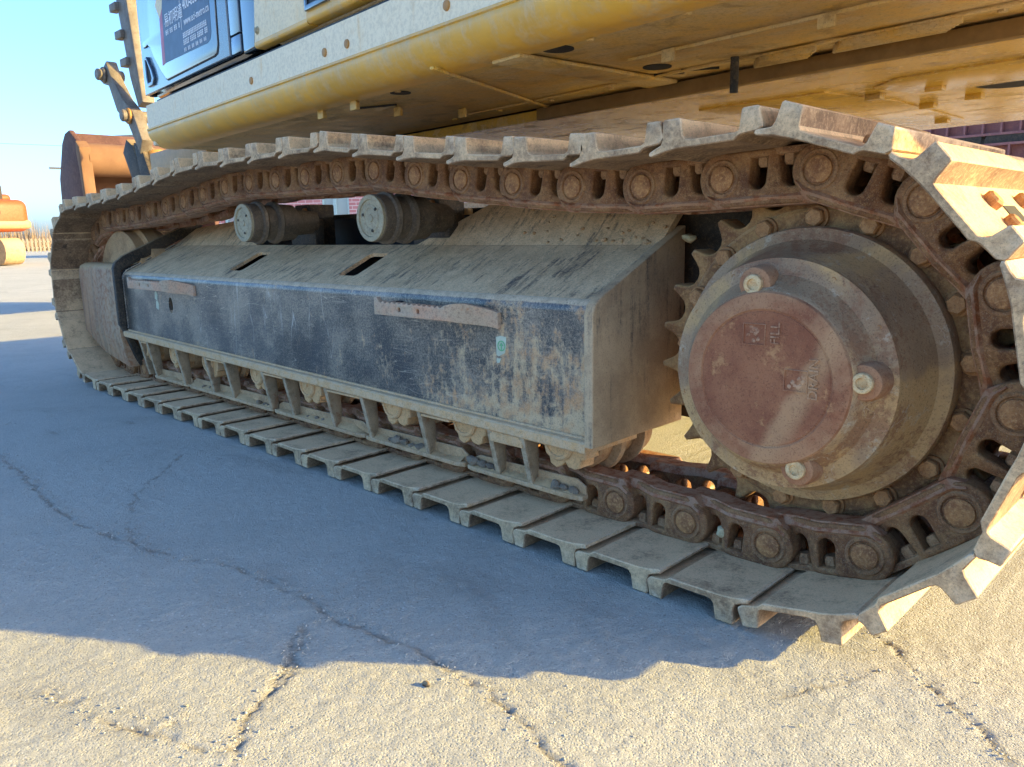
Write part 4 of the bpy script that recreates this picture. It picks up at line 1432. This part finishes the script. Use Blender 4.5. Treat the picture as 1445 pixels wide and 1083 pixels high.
# window panel, proud of the door with a dark joint round it
wpoly = [(-0.945, 1.372), (-0.925, 1.364), (-0.40, 1.368), (-0.372, 1.374), (-0.358, 1.40), (-0.352, 1.56), (-0.352, 2.2), (-1.16, 2.2), (-1.222, 1.74), (-1.212, 1.56), (-1.195, 1.535), (-1.165, 1.532), (-1.140, 1.538), (-1.105, 1.520), (-1.06, 1.465), (-0.985, 1.40)]
wc = Vector((-0.78, 1.75))
seal = [(wc.x + (x - wc.x) * 1.012, wc.y + (z - wc.y) * 1.012) for x, z in wpoly]
hobj('window_seal', tf(plate(seal, 0.003, 0.001), XZ(-1.3405)), 'rubber', DOOR)
hobj('door_window', tf(plate(wpoly, 0.005, 0.002), XZ(-1.3425)), 'glass', DOOR)
hobj('door_handle', tf(plate([(-1.198, 1.488), (-1.165, 1.492), (-1.105, 1.43), (-1.085, 1.392), (-1.110, 1.368), (-1.178, 1.368), (-1.192, 1.40)], 0.012, 0.004, [[(-1.182, 1.478), (-1.165, 1.478), (-1.128, 1.43), (-1.116, 1.398), (-1.128, 1.385), (-1.172, 1.385), (-1.180, 1.41)][::-1]], 2), XZ(-1.343)), 'door', DOOR)
hobj('handle_recess', tf(plate([(-1.182, 1.478), (-1.165, 1.478), (-1.128, 1.43), (-1.116, 1.398), (-1.128, 1.385), (-1.172, 1.385), (-1.180, 1.41)], 0.003), XZ(-1.341)), 'rubber', DOOR)
# sign on the window
YD = -1.3455
spoly = [(-0.925, 1.428), (-0.445, 1.420), (-0.418, 1.428), (-0.403, 1.450), (-0.398, 1.62), (-0.398, 1.80), (-0.83, 1.80), (-0.905, 1.635)]
hobj('window_sign', tf(plate(spoly, 0.0012), XZ(YD)), 'decal', DOOR)
hobj('sign_stripe', tf(plate([(-0.962, 1.424), (-0.927, 1.428), (-0.907, 1.633), (-0.945, 1.60)], 0.0012), XZ(YD)), 'decal_red', DOOR)
hobj('sign_stripe', tf(plate([(-0.985, 1.66), (-0.946, 1.602), (-0.907, 1.635), (-0.868, 1.72), (-0.93, 1.72)], 0.0010), XZ(YD + 0.0002)), 'panel', DOOR)


def sign_text(s, x, z, size, sx=1.0):
    me = text_mesh(s, size, extrude=0.0004, sx=sx)
    return hobj('sign_lettering', tf(me, Matrix.Translation((x, YD - 0.0013, z)) @ Matrix.Rotation(math.pi / 2, 4, 'X')), 'white', DOOR)


sign_text('易初明通', -0.888, 1.560, 0.056, 0.95)
sign_text('400-853-7068', -0.668, 1.578, 0.056, 0.86)
sign_text('www.eci-metro.cn', -0.668, 1.523, 0.040, 0.88)
hobj('sign_lettering', box(-0.6975, -0.6950, YD - 0.0016, YD - 0.0008, 1.512, 1.625), 'white', DOOR)


def glyph_row(x0, x1, z, h, w, gap, grp, seed):
    """rows of small print too fine to read: short strokes of the right size"""
    rr = random.Random(seed)
    ms, x, k = [], x0, 0
    while x < x1 - w:
        for j in range(3):
            zz = z + h * (0.08 + 0.38 * j)
            ms.append(box(x, x + w * rr.uniform(0.7, 1.0), YD - 0.0015, YD - 0.0008, zz, zz + h * 0.13))
        for fx in (0.12, 0.62):
            ms.append(box(x + w * fx, x + w * (fx + 0.15), YD - 0.0014, YD - 0.0007, z, z + h * rr.uniform(0.75, 1.0)))
        k += 1
        x += w + gap + (gap * 3.4 if grp and k % grp == 0 else 0)
    return hobj('small_print', join(*ms), 'white', DOOR)


glyph_row(-0.884, -0.70, 1.526, 0.019, 0.015, 0.004, 2, 1)
glyph_row(-0.690, -0.425, 1.480, 0.020, 0.0135, 0.0035, 0, 2)
glyph_row(-0.690, -0.425, 1.455, 0.020, 0.0125, 0.0035, 4, 3)
glyph_row(-0.690, -0.425, 1.431, 0.014, 0.0105, 0.004, 2, 4)
# front windscreen edge
hobj('cab_front_seal', cyl((-1.263, -1.300, 1.345), (-1.285, -1.300, 1.95), 0.018, 10), 'rubber', CAB)
hobj('cab_front_trim', cyl((-1.243, -1.322, 1.36), (-1.250, -1.322, 1.95), 0.012, 10), 'panel', CAB)

# ---- underside
UN = hobj('underside_plate', box(-1.2, 2.24, -1.27, -0.66, 1.1165, 1.128), 'under')


def hole_ring(s_, w_, r, z):
    me = lathe([(z + 0.004, r), (z, r), (z - 0.001, r * 0.97), (z - 0.001, 0.001)], 0, 0, 32)
    me.transform(Matrix.Rotation(math.pi / 2, 4, 'X') @ Matrix.Scale(1, 4))
    # lathe axis Y -> Z
    return me


def disc(s_, y_, z_, r, th=0.002):
    return tf(lathe([(0, r), (th, r)], 0, 0, 32), Matrix.Translation((s_, y_, z_)) @ Matrix.Rotation(math.pi / 2, 4, 'X'))


for s_, y_, r in ((1.266, -1.215, 0.036), (1.268, -0.872, 0.036), (0.60, -1.20, 0.030)):
    hobj('drain_hole', disc(s_, y_, 1.1145, r), 'rubber', UN)
CENT = hobj('centre_plate', box(-1.3, 2.3, -0.66, 0.86, 1.078, 1.11), 'under_deep')
hobj('drain_hole', disc(1.82, -0.085, 1.0755, 0.09), 'rubber', CENT)
hobj('channel', box(0.62, 2.24, -0.690, -0.662, 1.074, 1.110, 0.003), 'brown', CENT)
hobj('drain_pipe', cyl((1.462, -0.825, 1.112), (1.462, -0.825, 1.032), 0.010, 14), 'black_dusty', UN)
hobj('weld_rib', box(1.10, 1.20, -1.27, -0.70, 1.104, 1.1135, 0.003), 'under', UN)
hobj('weld_rib', tf(box(-0.006, 0.006, -0.40, 0.40, 1.106, 1.1135, 0.002), Matrix.Translation((0.80, -0.98, 0)) @ Matrix.Rotation(0.42, 4, 'Z')), 'under', UN)
hobj('weld_rib', box(1.30, 2.2, -1.020, -1.010, 1.106, 1.1135, 0.002), 'under', UN)
hobj('weld_rib', box(0.40, 2.2, -0.800, -0.790, 1.108, 1.1135, 0.002), 'under', UN)
for s_, y_ in ((1.42, -1.01), (1.79, -1.005), (0.20, -1.235), (0.42, -1.24), (0.38, -1.06), (0.47, -0.87)):
    t_ = hobj('bracket', join(box(s_ - 0.018, s_ + 0.018, y_ - 0.014, y_ - 0.008, 1.086, 1.114, 0.002), box(s_ - 0.018, s_ - 0.006, y_ - 0.012, y_ + 0.014, 1.090, 1.114, 0.002)), 'under', UN)
for (a_, b_) in (((1.20, -0.80), (1.27, -0.765)), ((1.28, -0.79), (1.36, -0.74)), ((0.30, -1.16), (0.42, -1.10))):
    p_, q_ = Vector((*a_, 1.1158)), Vector((*b_, 1.1158))
    hobj('slit', cyl(p_, q_, 0.005, 8), 'rubber', UN)
for k in range(16):
    s_, y_ = 0.25 + 0.125 * k, (-1.225 if k % 2 else -0.745)
    hobj('plate_bolt', tf(lathe([(0, 0.010), (0.005, 0.009), (0.006, 0.002)], 0, 0, 6), Matrix.Translation((s_, y_, 1.1165)) @ Matrix.Rotation(-math.pi / 2, 4, 'X')), 'under', UN)
for s0, s1 in ((1.46, 1.60), (1.66, 1.90)):
    for k in range(5):
        yy = -0.740 - 0.013 * k
        hobj('louvre', box(s0 + 0.012 * k, s1 + 0.012 * k, yy - 0.004, yy + 0.003, 1.096, 1.1135, 0.002), 'under', UN)
for s_, y_ in ((1.51, -0.21), (1.524, 0.117), (1.673, -0.211), (1.68, 0.045), (1.2, 0.30), (1.40, 0.55)):
    hobj('bracket', box(s_ - 0.022, s_ + 0.022, y_ - 0.016, y_ + 0.016, 1.062, 1.080, 0.002), 'under_deep', CENT)
hobj('access_cover', tf(plate([(1.56, -0.33), (1.66, -0.42), (2.1, -0.43), (2.1, -0.12), (1.60, -0.12)], 0.006, 0.001), Matrix.Translation((0, 0, 1.0765))), 'under_deep', CENT)
hobj('access_cover', tf(plate([(1.05, -0.40), (1.45, -0.38), (1.50, -0.05), (1.45, 0.6), (1.05, 0.6)], 0.006, 0.001), Matrix.Translation((0, 0, 1.0765))), 'under_deep', CENT)

# ---- boom, stick, linkage and bucket in front
hobj('swing_frame_nose', box(-1.48, -1.15, -0.36, 0.36, 1.12, 1.75, 0.03), 'arm_yellow')
hobj('nose_block', box(-2.35, -1.45, -1.02, -0.50, 1.02, 1.20, 0.01), 'arm_yellow')
boom = plate([(-1.2, 1.55), (-2.2, 3.0), (-3.4, 4.0), (-3.5, 3.75), (-2.5, 2.7), (-1.55, 1.35)], 0.5, 0.02)
hobj('boom', tf(boom, XZ(0.0)), 'panel')
stick = plate([(-3.35, 4.1), (-3.75, 4.0), (-4.52, 1.9), (-4.36, 1.75), (-4.16, 1.95)], 0.34, 0.02)
hobj('stick', tf(stick, XZ(0.0)), 'panel')
LK = obj('bucket_linkage', tf(plate([(-3.25, 2.06), (-3.12, 2.12), (-3.05, 2.0), (-2.86, 1.80), (-2.68, 1.68), (-2.55, 1.46), (-2.62, 1.36), (-2.80, 1.60), (-3.0, 1.72), (-3.12, 1.93), (-3.24, 1.96)], 0.09, 0.012), XZ(1.30)), 'steel', EXC)
for (x, z) in ((-3.17, 2.02), (-2.74, 1.655)):
    obj('linkage_pin', cyl((x, 1.19, z), (x, 1.40, z), 0.045, 14, bev=0.008), 'steel', LK)
    obj('pin_collar', cyl((x, 1.23, z), (x, 1.255, z), 0.062, 14, bev=0.008), 'steel' if z > 1.9 else 'arm_yellow', LK)
obj('hose_rack', join(tf(plate([(-2.93, 2.60), (-2.72, 2.60), (-2.60, 1.75), (-2.70, 1.72), (-2.80, 1.95)], 0.10, 0.012), XZ(1.36)), *[box(-2.99 + 0.05 * k, -2.86 + 0.05 * k, 1.28, 1.34, 2.46 - 0.21 * k, 2.52 - 0.21 * k, 0.006) for k in range(3)]), 'steel', EXC)
obj('link_arm', tf(plate([(-3.02, 1.40), (-2.92, 1.50), (-2.80, 1.44), (-2.60, 1.10), (-2.80, 1.05)], 0.12, 0.015), XZ(1.33)), 'black_dusty', EXC)
obj('link_arm', tf(plate([(-2.78, 1.46), (-2.62, 1.40), (-2.38, 0.98), (-2.62, 0.95)], 0.12, 0.015), XZ(1.33)), 'black_dusty', EXC)
obj('stick_cylinder', cyl((-2.64, 1.38, 1.36), (-2.40, 1.38, 1.02), 0.08, 18, bev=0.01), 'arm_yellow', EXC)
# bucket: two side plates and a curved shell between them
bs = [(-4.55, 1.70), (-4.42, 1.72), (-4.22, 1.60), (-4.12, 1.52), (-4.08, 0.55), (-4.40, 0.32), (-4.78, 0.45), (-4.92, 0.80), (-4.86, 1.30), (-4.66, 1.62)]
BK = obj('bucket', tf(plate(bs, 0.05, 0.012), XZ(1.34)), 'bucket', EXC)
obj('bucket_side', tf(plate(bs, 0.05, 0.012), XZ(2.52)), 'bucket', BK)
sb = [(y, z) for y, z in bs]
shell = []
outer = [(-4.52, 1.66), (-4.66, 1.60), (-4.84, 1.28), (-4.89, 0.82), (-4.76, 0.47), (-4.40, 0.35), (-4.12, 0.55)]
inner = [(x + 0.03 * (1 if x < -4.3 else -0.5), z + (0.03 if z < 0.6 else 0.0)) for x, z in outer][::-1]
obj('bucket_shell', tf(plate(outer + inner, 1.16, 0.0), XZ(1.93)), 'bucket_lit', BK)
obj('bucket_top', tf(plate([(-4.55, 1.68), (-4.46, 1.70), (-4.36, 1.60), (-4.46, 1.50), (-4.56, 1.55)], 1.16, 0.01), XZ(1.93)), 'bucket', BK)
obj('torque_tube', cyl((-4.22, 1.36, 1.44), (-4.22, 2.50, 1.44), 0.15, 28), 'bucket_lit', BK)
obj('bucket_flange', tf(plate([(-4.16, 1.60), (-4.08, 1.54), (-4.04, 0.62), (-4.10, 0.60), (-4.14, 1.30), (-4.18, 1.50)], 0.10, 0.01), XZ(1.33)), 'bucket_lit', BK)

# ------------------------------------------------------------------ loose stones and clods
def loose(name, x, y, z, r, seed, mat, label, cat, group=None, sq=(1, 1, 0.75)):
    return obj(name, tf(rock(r, seed, sq), Matrix.Translation((x, y, z))), mat, None, label, cat, group, smooth=25)


loose('stone', 3.090, 0.188, 0.094, 0.0165, 5, 'stone', 'pale grey stone wedged in the window of a lower track link', 'stone', sq=(1, 0.9, 1))
loose('stone', 2.84, 0.435, 0.694, 0.022, 8, 'stone', 'pale stone lying on the frame end plate beside the sprocket teeth', 'stone')
cl = [(2.655, 0.141, 0.109, 0.020), (2.68, 0.142, 0.110, 0.018), (2.71, 0.143, 0.106, 0.014), (2.63, 0.146, 0.107, 0.013),
      (2.36, 0.139, 0.112, 0.022), (2.395, 0.140, 0.112, 0.022), (2.425, 0.141, 0.110, 0.019), (2.445, 0.142, 0.107, 0.014),
      (2.02, 0.140, 0.111, 0.021), (2.055, 0.141, 0.109, 0.017), (2.09, 0.140, 0.108, 0.016), (2.125, 0.141, 0.109, 0.018), (2.155, 0.142, 0.107, 0.013), (1.985, 0.142, 0.107, 0.013),
      (1.52, 0.141, 0.107, 0.013), (1.57, 0.141, 0.108, 0.015), (1.61, 0.141, 0.107, 0.012), (1.17, 0.141, 0.108, 0.014), (1.21, 0.141, 0.107, 0.013), (1.24, 0.141, 0.106, 0.011), (0.70, 0.141, 0.108, 0.015), (0.745, 0.142, 0.107, 0.012)]
for i, (x, y, z, r) in enumerate(cl):
    bay = next(w for lim, w in ((2.6, 'in the bay next to the frame end plate'), (2.3, 'in the second bay from the frame end plate'), (1.9, 'in the third bay from the frame end plate'), (1.4, 'in the fourth bay from the frame end plate'), (1.0, 'in the fifth bay from the frame end plate'), (0, 'in the bay under the step by the idler')) if x > lim)
    loose('dirt_clod', x, y + 0.009, z - 0.002, r * random.uniform(0.8, 1.1), 100 + i, 'mud', 'dirt clod on the guard ledge ' + bay, 'dirt clod', 'clods on the ledge ' + bay, (random.uniform(0.9, 1.5), 0.8, random.uniform(0.6, 0.9)))
for i in range(34):
    x = 2.78 - 0.5 * random.random() ** 1.5
    t = random.random() ** 1.6
    loose('dirt_crumb', x, 0.386 + 0.10 * t, 0.687 + 0.098 * t, random.uniform(0.0025, 0.0075) * (1.5 if i % 9 == 0 else 1), 300 + i, 'guard', 'small crumb of dry dirt on the raised plate under the chain', 'dirt crumb', 'crumbs on the raised frame plate')
loose('pebble', 2.952, -0.508, 0.002, 0.008, 401, 'black_dusty', 'tiny dark chip lying on the sunlit concrete just past the shadow edge', 'pebble', sq=(1.4, 0.7, 0.6))
for i, (x, y) in enumerate(((3.44, -0.20), (3.52, -0.31), (3.60, 0.10), (2.72, -0.80), (3.13, -0.72))):
    loose('pebble', x, y, 0.0, random.uniform(0.003, 0.006), 410 + i, 'stone', 'tiny pale pebble on the sunlit concrete yard', 'pebble', 'pebbles on the sunlit concrete')

def grit_field(n, seed):
    rr = random.Random(seed)
    tmpl = bmesh.new()
    bmesh.ops.create_icosphere(tmpl, subdivisions=1, radius=1.0)
    base = [v.co.copy() for v in tmpl.verts]
    faces = [[v.index for v in f.verts] for f in tmpl.faces]
    tmpl.free()
    pts = []
    for wgt, pl in CRACKS:
        for (ax, ay), (bx, by) in zip(pl[:-1], pl[1:]):
            for _ in range(int(30 * wgt * math.hypot(bx - ax, by - ay) / 0.2)):
                t = rr.random()
                pts.append((ax + (bx - ax) * t + rr.gauss(0, 0.014), ay + (by - ay) * t + rr.gauss(0, 0.014), rr.uniform(0.0008, 0.0026)))
    for _ in range(n):
        pts.append((rr.uniform(1.2, 3.85), rr.uniform(-1.1, 0.2), rr.uniform(0.0006, 0.0019) * (1.8 if rr.random() < 0.04 else 1)))
    V, Fc = [], []
    for (x, y, r) in pts:
        k = len(V)
        for b in base:
            j = rr.uniform(0.7, 1.2) * r
            V.append((x + b.x * j * 1.2, y + b.y * j, -0.0025 + r * 0.5 + b.z * j * 0.75))
        Fc += [[k + i for i in f] for f in faces]
    me = bpy.data.meshes.new('m')
    me.from_pydata(V, [], Fc)
    return me


obj('loose_grit', grit_field(450, 5), 'grit', None, 'loose fine grit scattered over the cracked concrete', 'grit', kind='stuff', recentre=False, smooth=None)

# ------------------------------------------------------------------ background
# orange excavator parked far off
FX = empty('far_excavator', (-24.0, 3.6, 0), 'small orange excavator parked far across the yard', 'excavator')
obj('counterweight', tf(box(-0.9, 1.5, -1.2, 1.25, 0.95, 1.86, 0.22, 4), Matrix.Translation((-23.6, 3.95, 0)) @ Matrix.Rotation(0.25, 4, 'Z')), 'orange_paint', FX)
obj('exhaust_stack', cyl((-22.75, 4.75, 1.8), (-22.75, 4.75, 2.25), 0.20, 14), 'black_dusty', FX)
def far_track_prof():
    return [(-1.7 + 0.38 * math.cos(a), 0.40 + 0.38 * math.sin(a)) for a in np.linspace(math.pi / 2, 1.5 * math.pi, 12)] + [(1.25 + 0.38 * math.cos(a), 0.40 + 0.38 * math.sin(a)) for a in np.linspace(-math.pi / 2, math.pi / 2, 12)]
obj('track', tf(plate(far_track_prof(), 0.55, 0.02), Matrix.Translation((-23.7, 4.55, 0)) @ Matrix.Rotation(0.25, 4, 'Z') @ XZ(0)), 'guard', FX)
obj('track_centre', tf(plate([(-1.6, 0.2), (1.1, 0.2), (1.1, 0.6), (-1.6, 0.6)], 0.60, 0.02), Matrix.Translation((-23.7, 4.52, 0)) @ Matrix.Rotation(0.25, 4, 'Z') @ XZ(0)), 'black_dusty', FX)
obj('slew_base', box(-24.2, -22.9, 3.4, 4.6, 0.7, 1.0, 0.05), 'black_dusty', FX)

mfx = Matrix.Translation((-23.6, 3.95, 0)) @ Matrix.Rotation(0.25, 4, 'Z')
obj('lower_band', tf(box(-0.92, 1.525, -1.22, 1.275, 1.02, 1.30, 0.12, 3), mfx), 'far_cream', FX)
obj('vent', tf(plate(circle(0.2, 1.52, 0.13, 16), 0.04), mfx @ XZ(-1.21)), 'rubber', FX)
obj('vent', tf(plate(circle(0.3, 1.50, 0.12, 16), 0.04), mfx @ YZ(1.51)), 'rubber', FX)
obj('engine_hood', tf(box(-0.9, 1.1, -1.0, 1.0, 1.80, 2.02, 0.10, 3), mfx), 'orange_paint', FX)
for k in range(5):
    obj('track_wheel', tf(lathe([(-0.29, 0.16), (0.30, 0.16)], -1.5 + 0.62 * k, 0.26, 16), Matrix.Translation((-23.7, 4.50, 0)) @ Matrix.Rotation(0.25, 4, 'Z')), 'rubber', FX)

# white picket fence
FE = empty('picket_fence', (-49.3, 12.5, 0), 'low pale picket fence along the far edge of the yard', 'fence')
PK = finish_mat(raw([(-0.05, -0.02, 0), (0.05, -0.02, 0), (0.05, 0.02, 0), (-0.05, 0.02, 0), (-0.05, -0.02, 0.72), (0.05, -0.02, 0.72), (0.05, 0.02, 0.72), (-0.05, 0.02, 0.72), (0, -0.02, 0.80), (0, 0.02, 0.80)],
                     [(0, 1, 5, 8, 4), (3, 2, 6, 9, 7), (0, 1, 2, 3), (0, 4, 7, 3), (1, 5, 6, 2), (4, 8, 9, 7), (5, 8, 9, 6)]), 'concrete_post')
fd = Vector((0.26, 1.0, 0)).normalized()
ang = math.atan2(fd.y, fd.x)
for i in range(90):
    p = Vector((-49.3, 12.5, 0)) + fd * (i - 60) * 0.21
    place('picket', PK, Matrix.Translation(p) @ Matrix.Rotation(ang, 4, 'Z'), FE)
for z in (0.2, 0.55):
    obj('fence_rail', tf(box(-12.8, 6.3, 0.022, 0.05, z, z + 0.06), Matrix.Translation((-49.3, 12.5, 0)) @ Matrix.Rotation(ang, 4, 'Z')), 'concrete_post', FE)


def brush(name, cx, cy, L, depth, h, n, seed, label):
    rr = random.Random(seed)
    V, Fc = [], []
    for i in range(n):
        x = rr.uniform(-depth, depth)
        y = rr.uniform(-L, L)
        hh = h * rr.uniform(0.45, 1.0) * (0.75 + 0.25 * math.sin(y * 0.7 + seed))
        w = rr.uniform(0.015, 0.05)
        lean, ly = rr.uniform(-0.3, 0.3), rr.uniform(-0.3, 0.3)
        a = rr.uniform(0, math.pi)
        dx, dy = w * math.cos(a), w * math.sin(a)
        k = len(V)
        V += [(cx + x - dx, cy + y - dy, 0), (cx + x + dx, cy + y + dy, 0), (cx + x + lean, cy + y + ly, hh)]
        Fc.append((k, k + 1, k + 2))
    me = bpy.data.meshes.new('m')
    me.from_pydata(V, [], Fc)
    return obj(name, me, 'dry_brush', kind='stuff', label=label, cat='brush', smooth=None)


brush('dry_grass', -56, 14, 26, 3.5, 0.9, 9000, 1, 'dry brown grass behind the pale fence')
brush('bare_thicket', -90, 22, 45, 4, 3.4, 9000, 2, 'faint bare thicket on the horizon')

# power line
PL = [(-60, 2.0, 9.0), (-60, 60, 9.0)]
pole = empty('utility_pole', (-53.4, 16.4, 0), 'thin utility pole with crossarm carrying a wire far behind the bucket', 'pole')
obj('post', cyl((-53.4, 16.4, 0), (-53.4, 16.4, 5.4), 0.10, 10), 'wire', pole)
obj('crossarm', box(-53.45, -53.35, 14.9, 17.9, 5.12, 5.24), 'wire', pole)
V = []
obj('power_line', cyl((-35.3, 3.0, 4.62), (-33.9, 14.0, 4.66), 0.008, 6), 'wire', None, 'single thin dark wire stretched across the sky above the bucket', 'wire')
wp = empty('utility_pole', (-33.9, 14.0, 0), 'utility pole hidden behind the cab holding the end of the wire', 'pole')
obj('post', cyl((-33.9, 14.0, 0), (-33.9, 14.0, 4.9), 0.10, 10), 'wire', wp)
wp = empty('utility_pole', (-35.3, 3.0, 0), 'utility pole beyond the parked orange excavator holding the wire', 'pole')
obj('post', cyl((-35.3, 3.0, 0), (-35.3, 3.0, 4.9), 0.10, 10), 'wire', wp)

# brick building
BD = empty('brick_building', (-20.0, 18.0, 0), 'pink brick building with pale window seen between the carrier rollers', 'building')
bm_ = Matrix.Translation((-21.2, 15.2, 0)) @ Matrix.Rotation(math.radians(34), 4, 'Z')
wallp = plate([(-9, 0), (9, 0), (9, 4.2), (-9, 4.2)], 0.3, 0.0, [[(-0.62, 1.1), (-0.62, 2.9), (0.42, 2.9), (0.42, 1.1)], [(-4.6, 1.1), (-4.6, 2.9), (-3.4, 2.9), (-3.4, 1.1)], [(3.4, 1.1), (3.4, 2.9), (4.6, 2.9), (4.6, 1.1)]])
obj('wall', tf(wallp, bm_ @ XZ(0.15)), 'brick', BD)
for xw in (-0.10, -4.0, 4.0):
    fr = tf(plate([(xw - 0.55, 1.07), (xw + 0.55, 1.07), (xw + 0.55, 2.93), (xw - 0.55, 2.93)], 0.1, 0.0, [[(xw - 0.46, 1.16), (xw - 0.46, 2.84), (xw - 0.10, 2.84), (xw - 0.10, 1.16)], [(xw + 0.02, 1.16), (xw + 0.02, 2.84), (xw + 0.46, 2.84), (xw + 0.46, 1.16)]]), bm_ @ XZ(0.06))
    wo = obj('window', fr, 'window_frame', BD)
    obj('pane', tf(box(xw - 0.5, xw + 0.5, 0.08, 0.10, 1.1, 2.9), bm_), 'pane', wo)
obj('roof_edge', tf(box(-9.2, 9.2, -0.2, 4, 4.2, 4.5), bm_), 'concrete_post', BD)

# stack of ribbed maroon steel beams
def beam(z0, z1, x0, y, label):
    e = empty('steel_beam', (x0 + 2, y, z0), label, 'beam', None)
    h = z1 - z0
    obj('web', box(x0, x0 + 5, y, y + 0.03, z0, z1), 'maroon', e)
    obj('flange', box(x0 - 0.01, x0 + 5.01, y - 0.12, y + 0.15, z1, z1 + 0.03), 'maroon', e)
    obj('flange', box(x0 - 0.01, x0 + 5.01, y - 0.12, y + 0.15, z0 - 0.03, z0), 'maroon', e)
    k = 0
    x = x0 + 0.06
    while x < x0 + 5:
        obj('stiffener', box(x, x + 0.022, y - 0.115, y, z0, z1), 'maroon', e)
        x += 0.205
    return e


beam(1.78, 2.10, -0.6, 10.35, 'upper ribbed maroon steel beam on the stack behind the machine')
beam(1.34, 1.62, 0.75, 10.28, 'middle ribbed maroon steel beam under the dark gap of the stack')
beam(0.92, 1.22, -0.4, 10.32, 'lower ribbed maroon steel beam of the stack behind the machine')
for x in (-0.55, 0.95, 2.45):
    obj('gap_block', box(x, x + 1.45, 10.24, 10.52, 1.651, 1.749), 'black_dusty', None, 'dark filler added in the black gap between the two upper maroon beams', 'block', 'dark fillers between the upper beams')  # dark filler added in the gap, standing for the stack's dark inside
    obj('gap_block', box(x + 0.9, x + 1.04, 10.22, 10.52, 1.2505, 1.310), 'black_dusty', None, 'dark block spacing the two lower maroon beams', 'block', 'blocks between the lower beams')
    obj('trestle', box(x, x + 0.2, 10.2, 10.5, -0.02, 0.889), 'black_dusty', None, 'dark trestle under the stack of maroon beams', 'trestle', 'trestles under the beams')
